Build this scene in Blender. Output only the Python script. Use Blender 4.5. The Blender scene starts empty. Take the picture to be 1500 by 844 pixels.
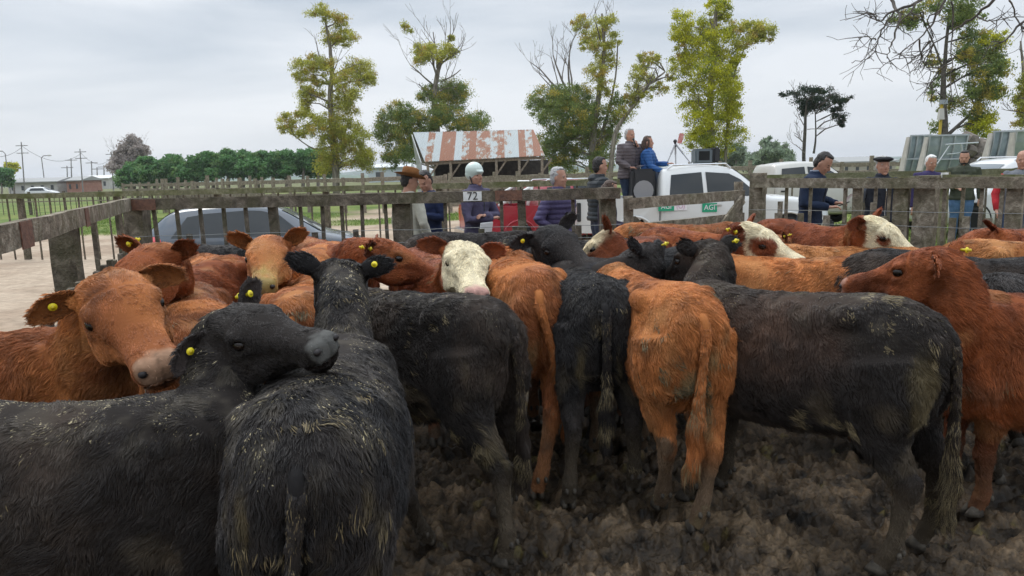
import bpy, bmesh, math, random
import numpy as np
from mathutils import Vector, Matrix

# ------------------------------------------------------------------ camera, sky, sun, exposure
SC = bpy.context.scene
COL = SC.collection
FPX, CAMH = 1050.0, 1.75
PITCH, ROLL = math.radians(9.25), math.radians(1.5)
_fw = Vector((0, math.cos(PITCH), -math.sin(PITCH))); _u0 = Vector((0, math.sin(PITCH), math.cos(PITCH))); _r0 = Vector((1, 0, 0))
CR = _r0 * math.cos(ROLL) - _u0 * math.sin(ROLL)
CU = _u0 * math.cos(ROLL) + _r0 * math.sin(ROLL)
cam = bpy.data.cameras.new('camera'); cam.sensor_width = 36; cam.lens = 36 * FPX / 1500
cam.clip_start = 0.05; cam.clip_end = 9000
cam_o = bpy.data.objects.new('camera', cam); COL.objects.link(cam_o)
cam_o.matrix_world = Matrix(((CR.x, CU.x, -_fw.x, 0), (CR.y, CU.y, -_fw.y, 0), (CR.z, CU.z, -_fw.z, CAMH), (0, 0, 0, 1)))
SC.camera = cam_o

SUN_EL, SUN_AZ = math.radians(52), math.radians(-35)      # azimuth from +Y towards +X
world = bpy.data.worlds.new('World'); SC.world = world; world.use_nodes = True
nt = world.node_tree; nt.nodes.clear()
wo = nt.nodes.new('ShaderNodeOutputWorld'); bg = nt.nodes.new('ShaderNodeBackground')
sky = nt.nodes.new('ShaderNodeTexSky'); sky.sky_type = 'NISHITA'; sky.sun_disc = False
sky.sun_elevation = SUN_EL; sky.sun_rotation = SUN_AZ; sky.air_density = 1.0; sky.dust_density = 2.0
tc = nt.nodes.new('ShaderNodeTexCoord'); sep = nt.nodes.new('ShaderNodeSeparateXYZ')
mp = nt.nodes.new('ShaderNodeMapping'); mp.inputs['Scale'].default_value = (1.0, 1.0, 5.5)
no = nt.nodes.new('ShaderNodeTexNoise'); no.inputs['Scale'].default_value = 1.6; no.inputs['Detail'].default_value = 6; no.inputs['Roughness'].default_value = .5
no.inputs['Distortion'].default_value = .35
rp = nt.nodes.new('ShaderNodeValToRGB')
rp.color_ramp.elements[0].position = .34; rp.color_ramp.elements[0].color = (3.3, 3.95, 4.7, 1)
rp.color_ramp.elements[1].position = .66; rp.color_ramp.elements[1].color = (6.7, 7.0, 7.4, 1)
lo = nt.nodes.new('ShaderNodeMix'); lo.data_type = 'RGBA'
rl = nt.nodes.new('ShaderNodeMapRange'); rl.inputs['From Min'].default_value = 0.0; rl.inputs['From Max'].default_value = .15
rl.inputs['To Min'].default_value = 0.75; rl.inputs['To Max'].default_value = 0.0
mx = nt.nodes.new('ShaderNodeMix'); mx.data_type = 'RGBA'; mx.inputs['Factor'].default_value = .93
L = nt.links.new
L(tc.outputs['Generated'], mp.inputs['Vector']); L(mp.outputs['Vector'], no.inputs['Vector']); L(no.outputs['Fac'], rp.inputs['Fac'])
L(tc.outputs['Generated'], sep.inputs[0]); L(sep.outputs['Z'], rl.inputs['Value'])
L(rl.outputs['Result'], lo.inputs['Factor']); L(rp.outputs['Color'], lo.inputs['A']); lo.inputs['B'].default_value = (7.4, 7.5, 7.7, 1)
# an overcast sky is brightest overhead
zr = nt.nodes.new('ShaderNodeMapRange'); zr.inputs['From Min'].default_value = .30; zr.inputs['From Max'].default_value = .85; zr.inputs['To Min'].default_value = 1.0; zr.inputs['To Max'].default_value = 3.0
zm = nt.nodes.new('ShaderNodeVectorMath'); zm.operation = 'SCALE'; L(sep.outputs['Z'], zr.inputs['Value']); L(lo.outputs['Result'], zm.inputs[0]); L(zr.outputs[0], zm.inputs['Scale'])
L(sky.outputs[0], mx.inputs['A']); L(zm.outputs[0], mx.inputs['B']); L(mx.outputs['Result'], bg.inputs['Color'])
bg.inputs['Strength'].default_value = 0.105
L(bg.outputs[0], wo.inputs['Surface'])
sun = bpy.data.lights.new('sun', 'SUN'); sun.energy = 1.1; sun.angle = math.radians(25); sun.color = (1, .96, .9)
sun_o = bpy.data.objects.new('sun', sun); COL.objects.link(sun_o)
_sd = Vector((math.sin(SUN_AZ) * math.cos(SUN_EL), math.cos(SUN_AZ) * math.cos(SUN_EL), math.sin(SUN_EL)))
sun_o.rotation_euler = _sd.to_track_quat('Z', 'Y').to_euler()
SC.view_settings.view_transform = 'Standard'; SC.view_settings.look = 'None'
SC.view_settings.exposure = 0.30; SC.view_settings.gamma = 1.0; SC.view_settings.use_curve_mapping = False
SC.cycles.use_denoising = True; SC.cycles.denoiser = 'OPENIMAGEDENOISE'; SC.cycles.denoising_prefilter = 'ACCURATE'
SC.cycles.max_bounces = 5; SC.cycles.diffuse_bounces = 2; SC.cycles.glossy_bounces = 2; SC.cycles.transparent_max_bounces = 6
SC.cycles.use_adaptive_sampling = True; SC.cycles.adaptive_threshold = 0.012
SC.cycles_curves.shape = 'RIBBONS'

HAZE = .0003
# ------------------------------------------------------------------ helpers
def ray(px, py): return _fw + CR * ((px - 750) / FPX) + CU * ((422 - py) / FPX)
def P(px, py, Y):
    d = ray(px, py); return Vector((0, 0, CAMH)) + d * (Y / d.y)
def G(px, py, z=0.0):
    d = ray(px, py); return Vector((0, 0, CAMH)) + d * ((z - CAMH) / d.z)
CURR = [_fw]
def PH(px, py, Y): CURR[0] = ray(px, py); return P(px, py, Y)
def V(dx, dy, dd): return (CR * dx - CU * dy + CURR[0].normalized() * dd).normalized()   # screen-aligned direction, dy down, dd away

def _h(i):
    i = i.astype(np.uint64)
    i = (i ^ (i >> np.uint64(15))) * np.uint64(0x2c1b3c6d) & np.uint64(0xffffffff)
    i = (i ^ (i >> np.uint64(12))) * np.uint64(0x297a2d39) & np.uint64(0xffffffff)
    return (i ^ (i >> np.uint64(15))).astype(np.float64) / 4294967295.0
def hash3(c, seed=0):
    c = c.astype(np.int64)
    k = (c[..., 0] * 73856093) ^ (c[..., 1] * 19349663) ^ (c[..., 2] * 83492791) ^ (seed * 2654435 + 977)
    return _h(k & 0xffffffff)
def vnoise(p, seed=0):
    p = np.asarray(p, float); f = np.floor(p); t = p - f; t = t * t * (3 - 2 * t); r = 0
    for i in (0, 1):
        for j in (0, 1):
            for k in (0, 1):
                w = (t[..., 0] if i else 1 - t[..., 0]) * (t[..., 1] if j else 1 - t[..., 1]) * (t[..., 2] if k else 1 - t[..., 2])
                r = r + w * hash3(f + np.array([i, j, k]), seed)
    return r * 2 - 1
def fbm(p, seed=0, o=3):
    r = 0; a = 1
    for i in range(o): r = r + a * vnoise(p * (2.03 ** i), seed + i); a *= .5
    return r
def vnoise3(p, seed=0): return np.stack([vnoise(p, seed), vnoise(p, seed + 11), vnoise(p, seed + 23)], -1)
def worley(p, seed=0):
    f = np.floor(p); best = np.full(p.shape[:-1], 9.0); cell = np.zeros(p.shape[:-1])
    for i in (-1, 0, 1):
        for j in (-1, 0, 1):
            c = f.copy(); c[..., 0] += i; c[..., 1] += j; c[..., 2] = 0
            q = np.stack([c[..., 0] + hash3(c, seed), c[..., 1] + hash3(c, seed + 5)], -1)
            d = np.hypot(q[..., 0] - p[..., 0], q[..., 1] - p[..., 1]); m = d < best
            best = np.where(m, d, best); cell = np.where(m, hash3(c, seed + 9), cell)
    return best, cell
def sstep(a, b, x):
    t = np.clip((x - a) / (b - a), 0, 1); return t * t * (3 - 2 * t)

def link(o, parent=None):
    COL.objects.link(o)
    if parent: o.parent = parent
    return o
def mesh_obj(name, vs, fs, m=None, parent=None, smooth=True):
    me = bpy.data.meshes.new(name); me.from_pydata([tuple(v) for v in vs], [], [tuple(f) for f in fs]); me.update()
    if smooth: me.shade_smooth()
    if m: me.materials.append(m)
    return link(bpy.data.objects.new(name, me), parent)
def thing(name, label, cat, loc=(0, 0, 0), rz=0, group=None):
    o = bpy.data.objects.new(name, None); COL.objects.link(o); o.location = loc; o.rotation_euler = (0, 0, rz)
    o.empty_display_size = .1
    o['label'] = label; o['category'] = cat
    if group: o['group'] = group
    return o
def tag(o, label, cat, group=None):
    o['label'] = label; o['category'] = cat
    if group: o['group'] = group
    return o
def struct(o): o['kind'] = 'structure'; return o

class MB:
    """collects shapes into one mesh"""
    def __init__(s): s.v = []; s.f = []
    def add(s, vs, fs):
        n = len(s.v); s.v += [Vector(v) for v in vs]; s.f += [[i + n for i in f] for f in fs]; return s
    def box(s, c, d, rz=0, M=None, taper=1.0, bev=0.0):
        x, y, z = (k / 2 for k in d); b = bev
        if b <= 0:
            vs = [Vector((sx * x * (taper if sz > 0 else 1), sy * y * (taper if sz > 0 else 1), sz * z)) for sz in (-1, 1) for sx, sy in ((-1, -1), (1, -1), (1, 1), (-1, 1))]
            fs = [(3, 2, 1, 0), (4, 5, 6, 7), (0, 1, 5, 4), (1, 2, 6, 5), (2, 3, 7, 6), (3, 0, 4, 7)]
        else:
            bm = bmesh.new(); bmesh.ops.create_cube(bm, size=1)
            for v in bm.verts: v.co = Vector((v.co.x * d[0], v.co.y * d[1], v.co.z * d[2]))
            bmesh.ops.bevel(bm, geom=bm.edges[:], offset=b, segments=2, affect='EDGES')
            vs = [v.co.copy() for v in bm.verts]; fs = [[v.index for v in f.verts] for f in bm.faces]
            bm.free()
        R = (M or Matrix.Identity(3)) if rz == 0 else Matrix.Rotation(rz, 3, 'Z')
        return s.add([R @ v + Vector(c) for v in vs], fs)
    def beam(s, a, b, w, h, up=Vector((0, 0, 1)), jit=0, seg=1, seed=0):
        """plank from a to b, width w (sideways) height h (up)"""
        a, b = Vector(a), Vector(b); t = (b - a).normalized(); sd = t.cross(up)
        if sd.length < 1e-4: sd = t.cross(Vector((0, 1, 0)))
        sd.normalize(); u = sd.cross(t); rr = random.Random(seed); vs = []; fs = []
        for i in range(seg + 1):
            c = a.lerp(b, i / seg); o = Vector((rr.uniform(-1, 1), rr.uniform(-1, 1), rr.uniform(-1, 1))) * jit
            for k, (p, q) in enumerate(((-1, -1), (1, -1), (1, 1), (-1, 1))):
                vs.append(c + o + sd * p * (w / 2 + rr.uniform(-1, 1) * jit * .5) + u * q * (h / 2 + rr.uniform(-1, 1) * jit * .6))
        for i in range(seg):
            for k in range(4): fs.append((4 * i + k, 4 * i + (k + 1) % 4, 4 * i + 4 + (k + 1) % 4, 4 * i + 4 + k))
        fs.append((3, 2, 1, 0)); n = 4 * seg; fs.append((n, n + 1, n + 2, n + 3))
        return s.add(vs, fs)
    def tube(s, pts, rad, n=8, caps=True, flat=1.0):
        pts = [Vector(p) for p in pts]; m = len(pts)
        if not hasattr(rad, '__len__'): rad = [rad] * m
        vs = []; fs = []; pu = None
        for i, p in enumerate(pts):
            t = (pts[min(i + 1, m - 1)] - pts[max(i - 1, 0)])
            t = t.normalized() if t.length > 1e-9 else Vector((0, 0, 1))
            if pu is None:
                pu = t.cross(Vector((0, 0, 1)));
                if pu.length < .01: pu = Vector((1, 0, 0))
            pu = (pu - t * pu.dot(t)).normalized(); w = t.cross(pu)
            for k in range(n):
                a = 2 * math.pi * k / n; vs.append(p + (pu * math.cos(a) + w * math.sin(a) * flat) * rad[i])
        for i in range(m - 1):
            for k in range(n): fs.append((i * n + k, i * n + (k + 1) % n, (i + 1) * n + (k + 1) % n, (i + 1) * n + k))
        if caps: fs.append(tuple(range(n))[::-1]); fs.append(tuple((m - 1) * n + k for k in range(n)))
        return s.add(vs, fs)
    def ball(s, c, r, n=12, M=None):
        if not hasattr(r, '__len__'): r = (r, r, r)
        vs = []; fs = []; mm = n // 2
        vs.append((0, 0, r[2]))
        for i in range(1, mm):
            for k in range(n):
                a = 2 * math.pi * k / n; b = math.pi * i / mm
                vs.append((r[0] * math.sin(b) * math.cos(a), r[1] * math.sin(b) * math.sin(a), r[2] * math.cos(b)))
        vs.append((0, 0, -r[2])); e = len(vs) - 1
        for k in range(n):
            fs.append((0, 1 + k, 1 + (k + 1) % n)); fs.append((e, e - n + (k + 1) % n, e - n + k))
        for i in range(mm - 2):
            for k in range(n):
                a = 1 + i * n; fs.append((a + k, a + n + k, a + n + (k + 1) % n, a + (k + 1) % n))
        M = M or Matrix.Identity(3)
        return s.add([M @ Vector(v) + Vector(c) for v in vs], fs)
    def loft(s, rings, caps=True):
        """rings: equal-length point lists"""
        n = len(rings[0]); vs = [p for r in rings for p in r]; fs = []
        for i in range(len(rings) - 1):
            for k in range(n): fs.append((i * n + k, i * n + (k + 1) % n, (i + 1) * n + (k + 1) % n, (i + 1) * n + k))
        if caps: fs.append(tuple(range(n))[::-1]); fs.append(tuple((len(rings) - 1) * n + k for k in range(n)))
        return s.add(vs, fs)
    def build(s, name, m=None, parent=None, smooth=False): return mesh_obj(name, s.v, s.f, m, parent, smooth)

def catmull(pts, n):
    """resample a list of numpy rows with Catmull-Rom, n points a span"""
    p = np.array(pts, float); out = []
    for i in range(len(p) - 1):
        a, b, c, d = p[max(i - 1, 0)], p[i], p[i + 1], p[min(i + 2, len(p) - 1)]
        for k in range(n):
            t = k / n; out.append(.5 * (2 * b + (c - a) * t + (2 * a - 5 * b + 4 * c - d) * t * t + (3 * b - a - 3 * c + d) * t ** 3))
    out.append(p[-1]); return np.array(out)

# materials
def nodes(name):
    m = bpy.data.materials.new(name); m.use_nodes = True; n = m.node_tree; n.nodes.clear()
    out = n.nodes.new('ShaderNodeOutputMaterial'); bs = n.nodes.new('ShaderNodeBsdfPrincipled'); n.links.new(bs.outputs[0], out.inputs['Surface'])
    return m, n, bs, out
def rgb(c): return (c[0], c[1], c[2], 1)
def mat(name, col, rough=.7, col2=None, scale=8, metal=0, bump=0, bscale=None, stretch=None, detail=5, lohi=(.35, .65), spec=.5, coat=0, trans=0, noise_kind='Object', emis=None):
    m, n, bs, out = nodes(name)
    bs.inputs['Roughness'].default_value = rough; bs.inputs['Metallic'].default_value = metal; bs.inputs['Specular IOR Level'].default_value = spec
    bs.inputs['Coat Weight'].default_value = coat; bs.inputs['Base Color'].default_value = rgb(col)
    if trans: bs.inputs['Transmission Weight'].default_value = trans
    if col2 is not None or bump:
        tc = n.nodes.new('ShaderNodeTexCoord'); mp = n.nodes.new('ShaderNodeMapping'); n.links.new(tc.outputs[noise_kind], mp.inputs[0])
        if stretch: mp.inputs['Scale'].default_value = stretch
        ns = n.nodes.new('ShaderNodeTexNoise'); ns.inputs['Scale'].default_value = scale; ns.inputs['Detail'].default_value = detail; n.links.new(mp.outputs[0], ns.inputs['Vector'])
        ns.inputs['Roughness'].default_value = .6
        if col2 is not None:
            r = n.nodes.new('ShaderNodeValToRGB'); r.color_ramp.elements[0].position = lohi[0]; r.color_ramp.elements[1].position = lohi[1]
            r.color_ramp.elements[0].color = rgb(col); r.color_ramp.elements[1].color = rgb(col2)
            n.links.new(ns.outputs['Fac'], r.inputs[0]); n.links.new(r.outputs[0], bs.inputs['Base Color'])
        if bump:
            nb = ns
            if bscale:
                nb = n.nodes.new('ShaderNodeTexNoise'); nb.inputs['Scale'].default_value = bscale; nb.inputs['Detail'].default_value = 6; n.links.new(mp.outputs[0], nb.inputs['Vector'])
            b = n.nodes.new('ShaderNodeBump'); b.inputs['Strength'].default_value = bump; b.inputs['Distance'].default_value = .02
            n.links.new(nb.outputs['Fac'], b.inputs['Height']); n.links.new(b.outputs[0], bs.inputs['Normal'])
    return m

# ------------------------------------------------------------------ cattle
def coat_mat(name, attr, hair):
    m, n, bs, out = nodes(name)
    at = n.nodes.new('ShaderNodeAttribute'); at.attribute_name = attr; at.attribute_type = 'GEOMETRY'
    n.links.new(at.outputs['Color'], bs.inputs['Base Color'])
    bs.inputs['Roughness'].default_value = .42 if hair else .6
    bs.inputs['Specular IOR Level'].default_value = .18 if hair else .3
    if not hair:
        tc = n.nodes.new('ShaderNodeTexCoord'); ns = n.nodes.new('ShaderNodeTexNoise'); bs.inputs['Specular IOR Level'].default_value = .12; bs.inputs['Roughness'].default_value = .85; ns.inputs['Scale'].default_value = 90; ns.inputs['Detail'].default_value = 3
        n.links.new(tc.outputs['Object'], ns.inputs['Vector'])
        b = n.nodes.new('ShaderNodeBump'); b.inputs['Strength'].default_value = .35; b.inputs['Distance'].default_value = .006
        n.links.new(ns.outputs['Fac'], b.inputs['Height']); n.links.new(b.outputs[0], bs.inputs['Normal'])
    return m
M_SKIN = coat_mat('cattle_hide', 'coat', False)
M_FUR = coat_mat('cattle_fur', 'coat', True)
M_EYE = mat('cattle_eye', (.010, .006, .004), .04, spec=.35)
M_EYEW = mat('cattle_eye_white', (.35, .3, .26), .2)
M_NOSTRIL = mat('nostril_dark', (.012, .008, .008), .6)
M_HOOF = mat('cattle_hoof', (.035, .028, .022), .7, (.09, .075, .055), 30, bump=.4)
M_TAG = mat('yellow_ear_tag', (.82, .68, .02), .4)
M_TAGC = mat('ear_tag_stud', (.55, .42, .01), .4)

COATS = {  # base, second tone
    'black': ((.017, .0155, .0155), (.034, .028, .025)),
    'brown_black': ((.022, .018, .016), (.052, .037, .028)),
    'red': ((.27, .078, .026), (.17, .046, .017)),
    'orange': ((.43, .155, .048), (.26, .086, .030)),
    'tan': ((.40, .165, .055), (.30, .11, .035)),
    'dark_red': ((.20, .055, .022), (.28, .08, .025)),
}
def nrm(a): return a / np.maximum(np.linalg.norm(a, axis=-1, keepdims=True), 1e-9)

def ringpts(C, Lx, Ux, w, hu, hd, e, n=28):
    a = np.arange(n) * 2 * math.pi / n; c, s_ = np.cos(a), np.sin(a)
    x = np.sign(c) * np.abs(c) ** e * w; z = np.sign(s_) * np.abs(s_) ** e * np.where(s_ > 0, hu, hd)
    return [Vector(C + Lx * x[i] + Ux * z[i]) for i in range(n)]

TORSO = [  # x, top, bottom, half width, section exponent, height share of the widest place
    (-.715, .975, .86, .045, .95, .5), (-.70, 1.04, .78, .095, .9, .5), (-.66, 1.095, .68, .145, .85, .5), (-.57, 1.15, .60, .188, .80, .50), (-.45, 1.17, .57, .208, .78, .50),
    (-.32, 1.165, .54, .222, .80, .50), (-.15, 1.145, .515, .245, .86, .44), (.02, 1.135, .50, .252, .90, .42), (.18, 1.135, .50, .242, .92, .42), (.32, 1.15, .515, .215, .92, .44),
    (.44, 1.155, .54, .190, .92, .46), (.55, 1.115, .58, .165, .92, .5), (.64, 1.03, .62, .125, .95, .5), (.69, .93, .70, .07, 1, .5)]
HEAD = [  # x, top, bottom, half width, exponent
    (-.06, -.03, -.115, .055, 1.), (-.035, .008, -.16, .085, .9), (0., .024, -.185, .100, .82), (.045, .032, -.206, .110, .78), (.10, .032, -.218, .115, .76),
    (.145, .024, -.214, .111, .77), (.185, .010, -.200, .098, .80), (.225, -.006, -.182, .083, .84), (.265, -.018, -.164, .071, .86), (.305, -.026, -.154, .066, .86),
    (.340, -.028, -.154, .0675, .84), (.370, -.029, -.160, .072, .80), (.395, -.033, -.157, .070, .80), (.412, -.043, -.142, .060, .84), (.424, -.060, -.115, .038, .95)]
HIND = [  # x, y, z, r_fore_aft, r_side
    (-.47, .115, .92, .20, .115), (-.50, .122, .78, .185, .108), (-.50, .13, .66, .145, .088), (-.535, .138, .56, .098, .064), (-.585, .14, .47, .068, .05), (-.625, .138, .405, .056, .044),
    (-.615, .138, .35, .043, .038), (-.60, .138, .24, .032, .032), (-.59, .138, .15, .036, .038), (-.575, .138, .11, .041, .042), (-.555, .138, .07, .036, .038), (-.54, .138, .03, .04, .042)]
FORE = [
    (.38, .12, .86, .15, .085), (.37, .135, .72, .125, .085), (.34, .145, .61, .085, .065), (.345, .142, .50, .058, .050), (.355, .14, .40, .046, .044), (.36, .14, .35, .047, .046), (.36, .14, .30, .038, .038),
    (.36, .14, .20, .030, .031), (.36, .14, .13, .036, .038), (.37, .14, .10, .038, .04), (.385, .14, .06, .035, .037), (.395, .14, .03, .04, .042)]

COW_N = [0]
def make_cow(label, coat, tail_pt, with_pt, poll=None, fwd=None, left=None, s=1.0, bend=0.0, near=1.0, feet=None, tags='', face=None,
             ear_pose=(0.1, 0.0), tail_swing=0.0, tail_pose=None, seed=None, muzzle=None, dust=0.0, dung=0.3, head_low=None, head_s=1.0, dirty=None, shave=None, hairl=1.0, group='calves crowded in the pen', view=None, patch=None, fat=1.0, tail_len=.84, eyepatch=.0):
    """tail_pt / with_pt: world xy of tail head and withers; poll: world point, fwd / left: world directions of the head"""
    COW_N[0] += 1; seed = seed or COW_N[0] * 17; rr = random.Random(seed); rng = np.random.default_rng(seed)
    T = Vector((tail_pt[0], tail_pt[1])); W = Vector((with_pt[0], with_pt[1])); hd = math.atan2((W - T).y, (W - T).x)
    loc = T + Vector((math.cos(hd), math.sin(hd))) * .68 * s
    root = thing('calf', label, 'calf', (loc.x, loc.y, 0), hd, group)
    Rw = Matrix.Rotation(-hd, 3, 'Z')
    def tol(p): return (Rw @ (Vector(p) - Vector((loc.x, loc.y, 0)))) / s
    def told(d): return Rw @ Vector(d)
    k = bend
    def B(p):   # bend the trunk sideways
        p = np.asarray(p, float)
        if abs(k) < 1e-3: return p
        th = k * (p[..., 0] + .1); q = p.copy()
        q[..., 0] = -.1 + np.sin(th) / k - np.sin(th) * p[..., 1]; q[..., 1] = (1 - np.cos(th)) / k + np.cos(th) * p[..., 1]
        return q
    mb = MB()
    tr = catmull(TORSO, 3); rings = []
    for x, top, bot, w, e, sh in tr:
        w *= fat
        zc = bot + (top - bot) * sh
        r_ = ringpts(np.array([x, 0, zc]), np.array([0, 1., 0]), np.array([0, 0, 1.]), w, top - zc, zc - bot, e, 32)
        rings.append([Vector(B(np.array(p))) for p in r_])
    mb.loft(rings)
    # hook and pin bones, shoulder blade
    for sy in (-1, 1):
        for c, r in (((-.36, .155 * sy, 1.08), (.085, .06, .058)), ((-.64, .075 * sy, .985), (.07, .055, .08)), ((.36, .13 * sy, .92), (.13, .085, .20)), ((-.47, .135 * sy, .80), (.19, .10, .22))):
            mb.ball(B(np.array(c)), r, 14)
    # neck and head frame
    if poll is None:
        low = head_low or (.62, .05, .72); pl = Vector(low); hf = Vector((.75, .1 * rr.uniform(-1, 1), -.65)).normalized(); hl = Vector((0, 1, 0))
    else:
        pl = tol(poll); hf = told(fwd).normalized(); hl = told(left)
    hl = (hl - hf * hl.dot(hf)).normalized(); hu = hf.cross(hl)
    HM = np.array([hf, hl, hu]).T * head_s; po = np.array(pl)
    n0 = B(np.array([.34, 0, .86])); n0b = B(np.array([.62, 0, .95])); d0 = (n0b - n0)
    n3 = po + HM @ np.array([.015, 0, -.085]); dist = np.linalg.norm(n3 - n0)
    di = nrm(n3 - n0)
    n1 = n0 + nrm(d0) * dist * .38; n2 = n3 - nrm(np.array(hf) * .55 + di * .6) * dist * .30
    rings = []; NN = 14
    for i in range(NN + 1):
        t = i / NN; c = (1 - t) ** 3 * n0 + 3 * (1 - t) ** 2 * t * n1 + 3 * (1 - t) * t * t * n2 + t ** 3 * n3
        tg = nrm(3 * (1 - t) ** 2 * (n1 - n0) + 6 * (1 - t) * t * (n2 - n1) + 3 * t * t * (n3 - n2))
        U = np.array([0, 0, 1.]) * (1 - t) + np.array(hu) * t; U = nrm(U - tg * U.dot(tg)); Lx = np.cross(U, tg)
        q = t ** .8
        rings.append(ringpts(c, Lx, U, .168 + (.092 - .168) * q, .225 + (.106 - .225) * q, .285 + (.125 - .285) * q, .9, 24))
    mb.loft(rings)
    rings = []
    for x, top, bot, w, e in catmull(HEAD, 3):
        zc = (top + bot) / 2 + .02
        rings.append(ringpts(po + HM @ np.array([x, 0, zc]), HM[:, 1], HM[:, 2], w, top - zc, zc - bot, e, 28))
    mb.loft(rings)
    for sy in (-1, 1):   # brow, cheek, nostril rim, jaw, ear root
        for c, r in (((.118, .096 * sy, -.014), (.040, .024, .020)), ((.13, .088 * sy, -.14), (.085, .03, .06)), ((.396, .046 * sy, -.066), (.024, .025, .027)), ((.145, .103 * sy, -.064), (.028, .018, .010)),
                     ((-.002, .085 * sy, -.045), (.03, .045, .032)), ((.35, .036 * sy, -.118), (.05, .034, .028))):
            mb.ball(po + HM @ np.array(c), [v * head_s for v in r], 12, Matrix(HM / head_s))
    mb.ball(po + HM @ np.array([.362, 0, -.150]), [.040 * head_s, .042 * head_s, .028 * head_s], 12, Matrix(HM / head_s))
    # legs
    hoofs = []
    feet = feet or {}
    for nm, prof, sy in (('hl', HIND, 1), ('hr', HIND, -1), ('fl', FORE, 1), ('fr', FORE, -1)):
        pts = np.array(prof, float); pts[:, 1] *= sy; st = rr.uniform(-.05, .05)
        fx, fy = pts[-1, 0] + st, pts[-1, 1]
        q = B(pts[:, :3])
        if nm in feet and feet[nm] is not None:
            g = tol((feet[nm][0], feet[nm][1], 0)); fx, fy = g.x, g.y
            dx, dy = fx - q[-1, 0], fy - q[-1, 1]
        else: dx, dy = st, 0
        f = np.clip((pts[0, 2] - .12 - pts[:, 2]) / (pts[0, 2] - .12), 0, 1) ** 1.0
        q[:, 0] += dx * f; q[:, 1] += dy * f
        full = catmull(np.hstack([q, pts[:, 3:]]), 3); rings = []
        for i, (x, y, z, ra, rs) in enumerate(full):
            a = full[min(i + 1, len(full) - 1)][:3] - full[max(i - 1, 0)][:3]; a = nrm(a)
            X = np.array([1., 0, 0]); X = nrm(X - a * X.dot(a)); Y_ = np.cross(a, X)
            rings.append(ringpts(np.array([x, y, z]), Y_, X, rs, ra, ra, .95, 16))
        mb.loft(rings)
        if prof is HIND:   # point of hock
            h = q[5]; mb.ball((h[0] - .03, h[1], h[2] + .03), (.035, .026, .045), 10)
        hoofs.append((q[-1], q[-3]))
    # one continuous hide
    vox = (.0125 if near > .8 else .017)
    tmp = mesh_obj('tmp', mb.v, mb.f); md = tmp.modifiers.new('r', 'REMESH'); md.mode = 'VOXEL'; md.voxel_size = vox
    sm = tmp.modifiers.new('s', 'SMOOTH'); sm.factor = .5; sm.iterations = 5 if near > .8 else 3
    dg = bpy.context.evaluated_depsgraph_get(); me = bpy.data.meshes.new_from_object(tmp.evaluated_get(dg)); tm = tmp.data
    bpy.data.objects.remove(tmp); bpy.data.meshes.remove(tm)
    nv = len(me.vertices); co = np.empty(nv * 3); me.vertices.foreach_get('co', co); co = co.reshape(-1, 3)
    nn = np.empty(nv * 3); me.vertices.foreach_get('normal', nn); nn = nn.reshape(-1, 3)
    hc = (co - po) @ (HM / head_s) / head_s          # head coordinates
    def inhead(h, n_=None): return (h[:, 0] > -.03) & (h[:, 0] < .48) & (np.abs(h[:, 1]) < .135) & (h[:, 2] > -.25) & (h[:, 2] < .08)
    # muscle, fat and wrinkle relief
    ih = inhead(hc); body = ~ih
    rel = fbm(co * np.array([5, 5, 4]), seed, 3) * .013 * sstep(.35, .7, co[:, 2])
    rel += (vnoise(co * np.array([34, 10, 16]), seed + 3)) * .0022
    # flank hollow and neck/shoulder fold
    for sy in (-1, 1):
        c = B(np.array([-.25, .24 * sy, .99])); rel -= .022 * np.exp(-(((co - c) / np.array([.10, .14, .10])) ** 2).sum(1))
        c = B(np.array([-.30, .24 * sy, .62])); rel -= .02 * np.exp(-(((co - c) / np.array([.07, .16, .12])) ** 2).sum(1))
        c = B(np.array([.22, .24 * sy, .85])); rel -= .012 * np.exp(-(((co - c) / np.array([.06, .16, .2])) ** 2).sum(1))
    # cleft between the thighs under the tail
    cl = np.exp(-(co[:, 1] / .03) ** 2) * sstep(-.5, -.66, co[:, 0]) * sstep(.45, .6, co[:, 2]) * sstep(1.0, .85, co[:, 2]); rel -= cl * .045
    # eye sockets and nostrils, mouth line
    cut = np.zeros(nv)
    for sy in (-1, 1):
        cut += .016 * np.exp(-(((hc - np.array([.135, .109 * sy, -.042])) / np.array([.024, .03, .016])) ** 2).sum(1))
        cut += .012 * np.exp(-(((hc - np.array([.420, .047 * sy, -.068])) / np.array([.02, .014, .015])) ** 2).sum(1))
        cut += .010 * np.exp(-(((hc - np.array([.225, .085 * sy, -.08])) / np.array([.07, .03, .02])) ** 2).sum(1))
    lip = np.exp(-((hc[:, 2] + .124 - (hc[:, 0] - .40) * .10) / .006) ** 2) * sstep(.24, .30, hc[:, 0]) * ih; cut += lip * .009
    co = co + nn * (np.where(ih, rel * .2, rel) - cut)[:, None]
    me.vertices.foreach_set('co', co.ravel())
    me.update()
    nn = np.empty(nv * 3); me.vertices.foreach_get('normal', nn); nn = nn.reshape(-1, 3)

    base, second = (np.array(c) for c in COATS[coat]); jit = np.array([rr.uniform(.9, 1.1)] * 3)
    isblk = coat in ('black', 'brown_black')
    TAN = np.array((.30, .235, .13)); MUD = np.array((.085, .066, .045))
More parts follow.
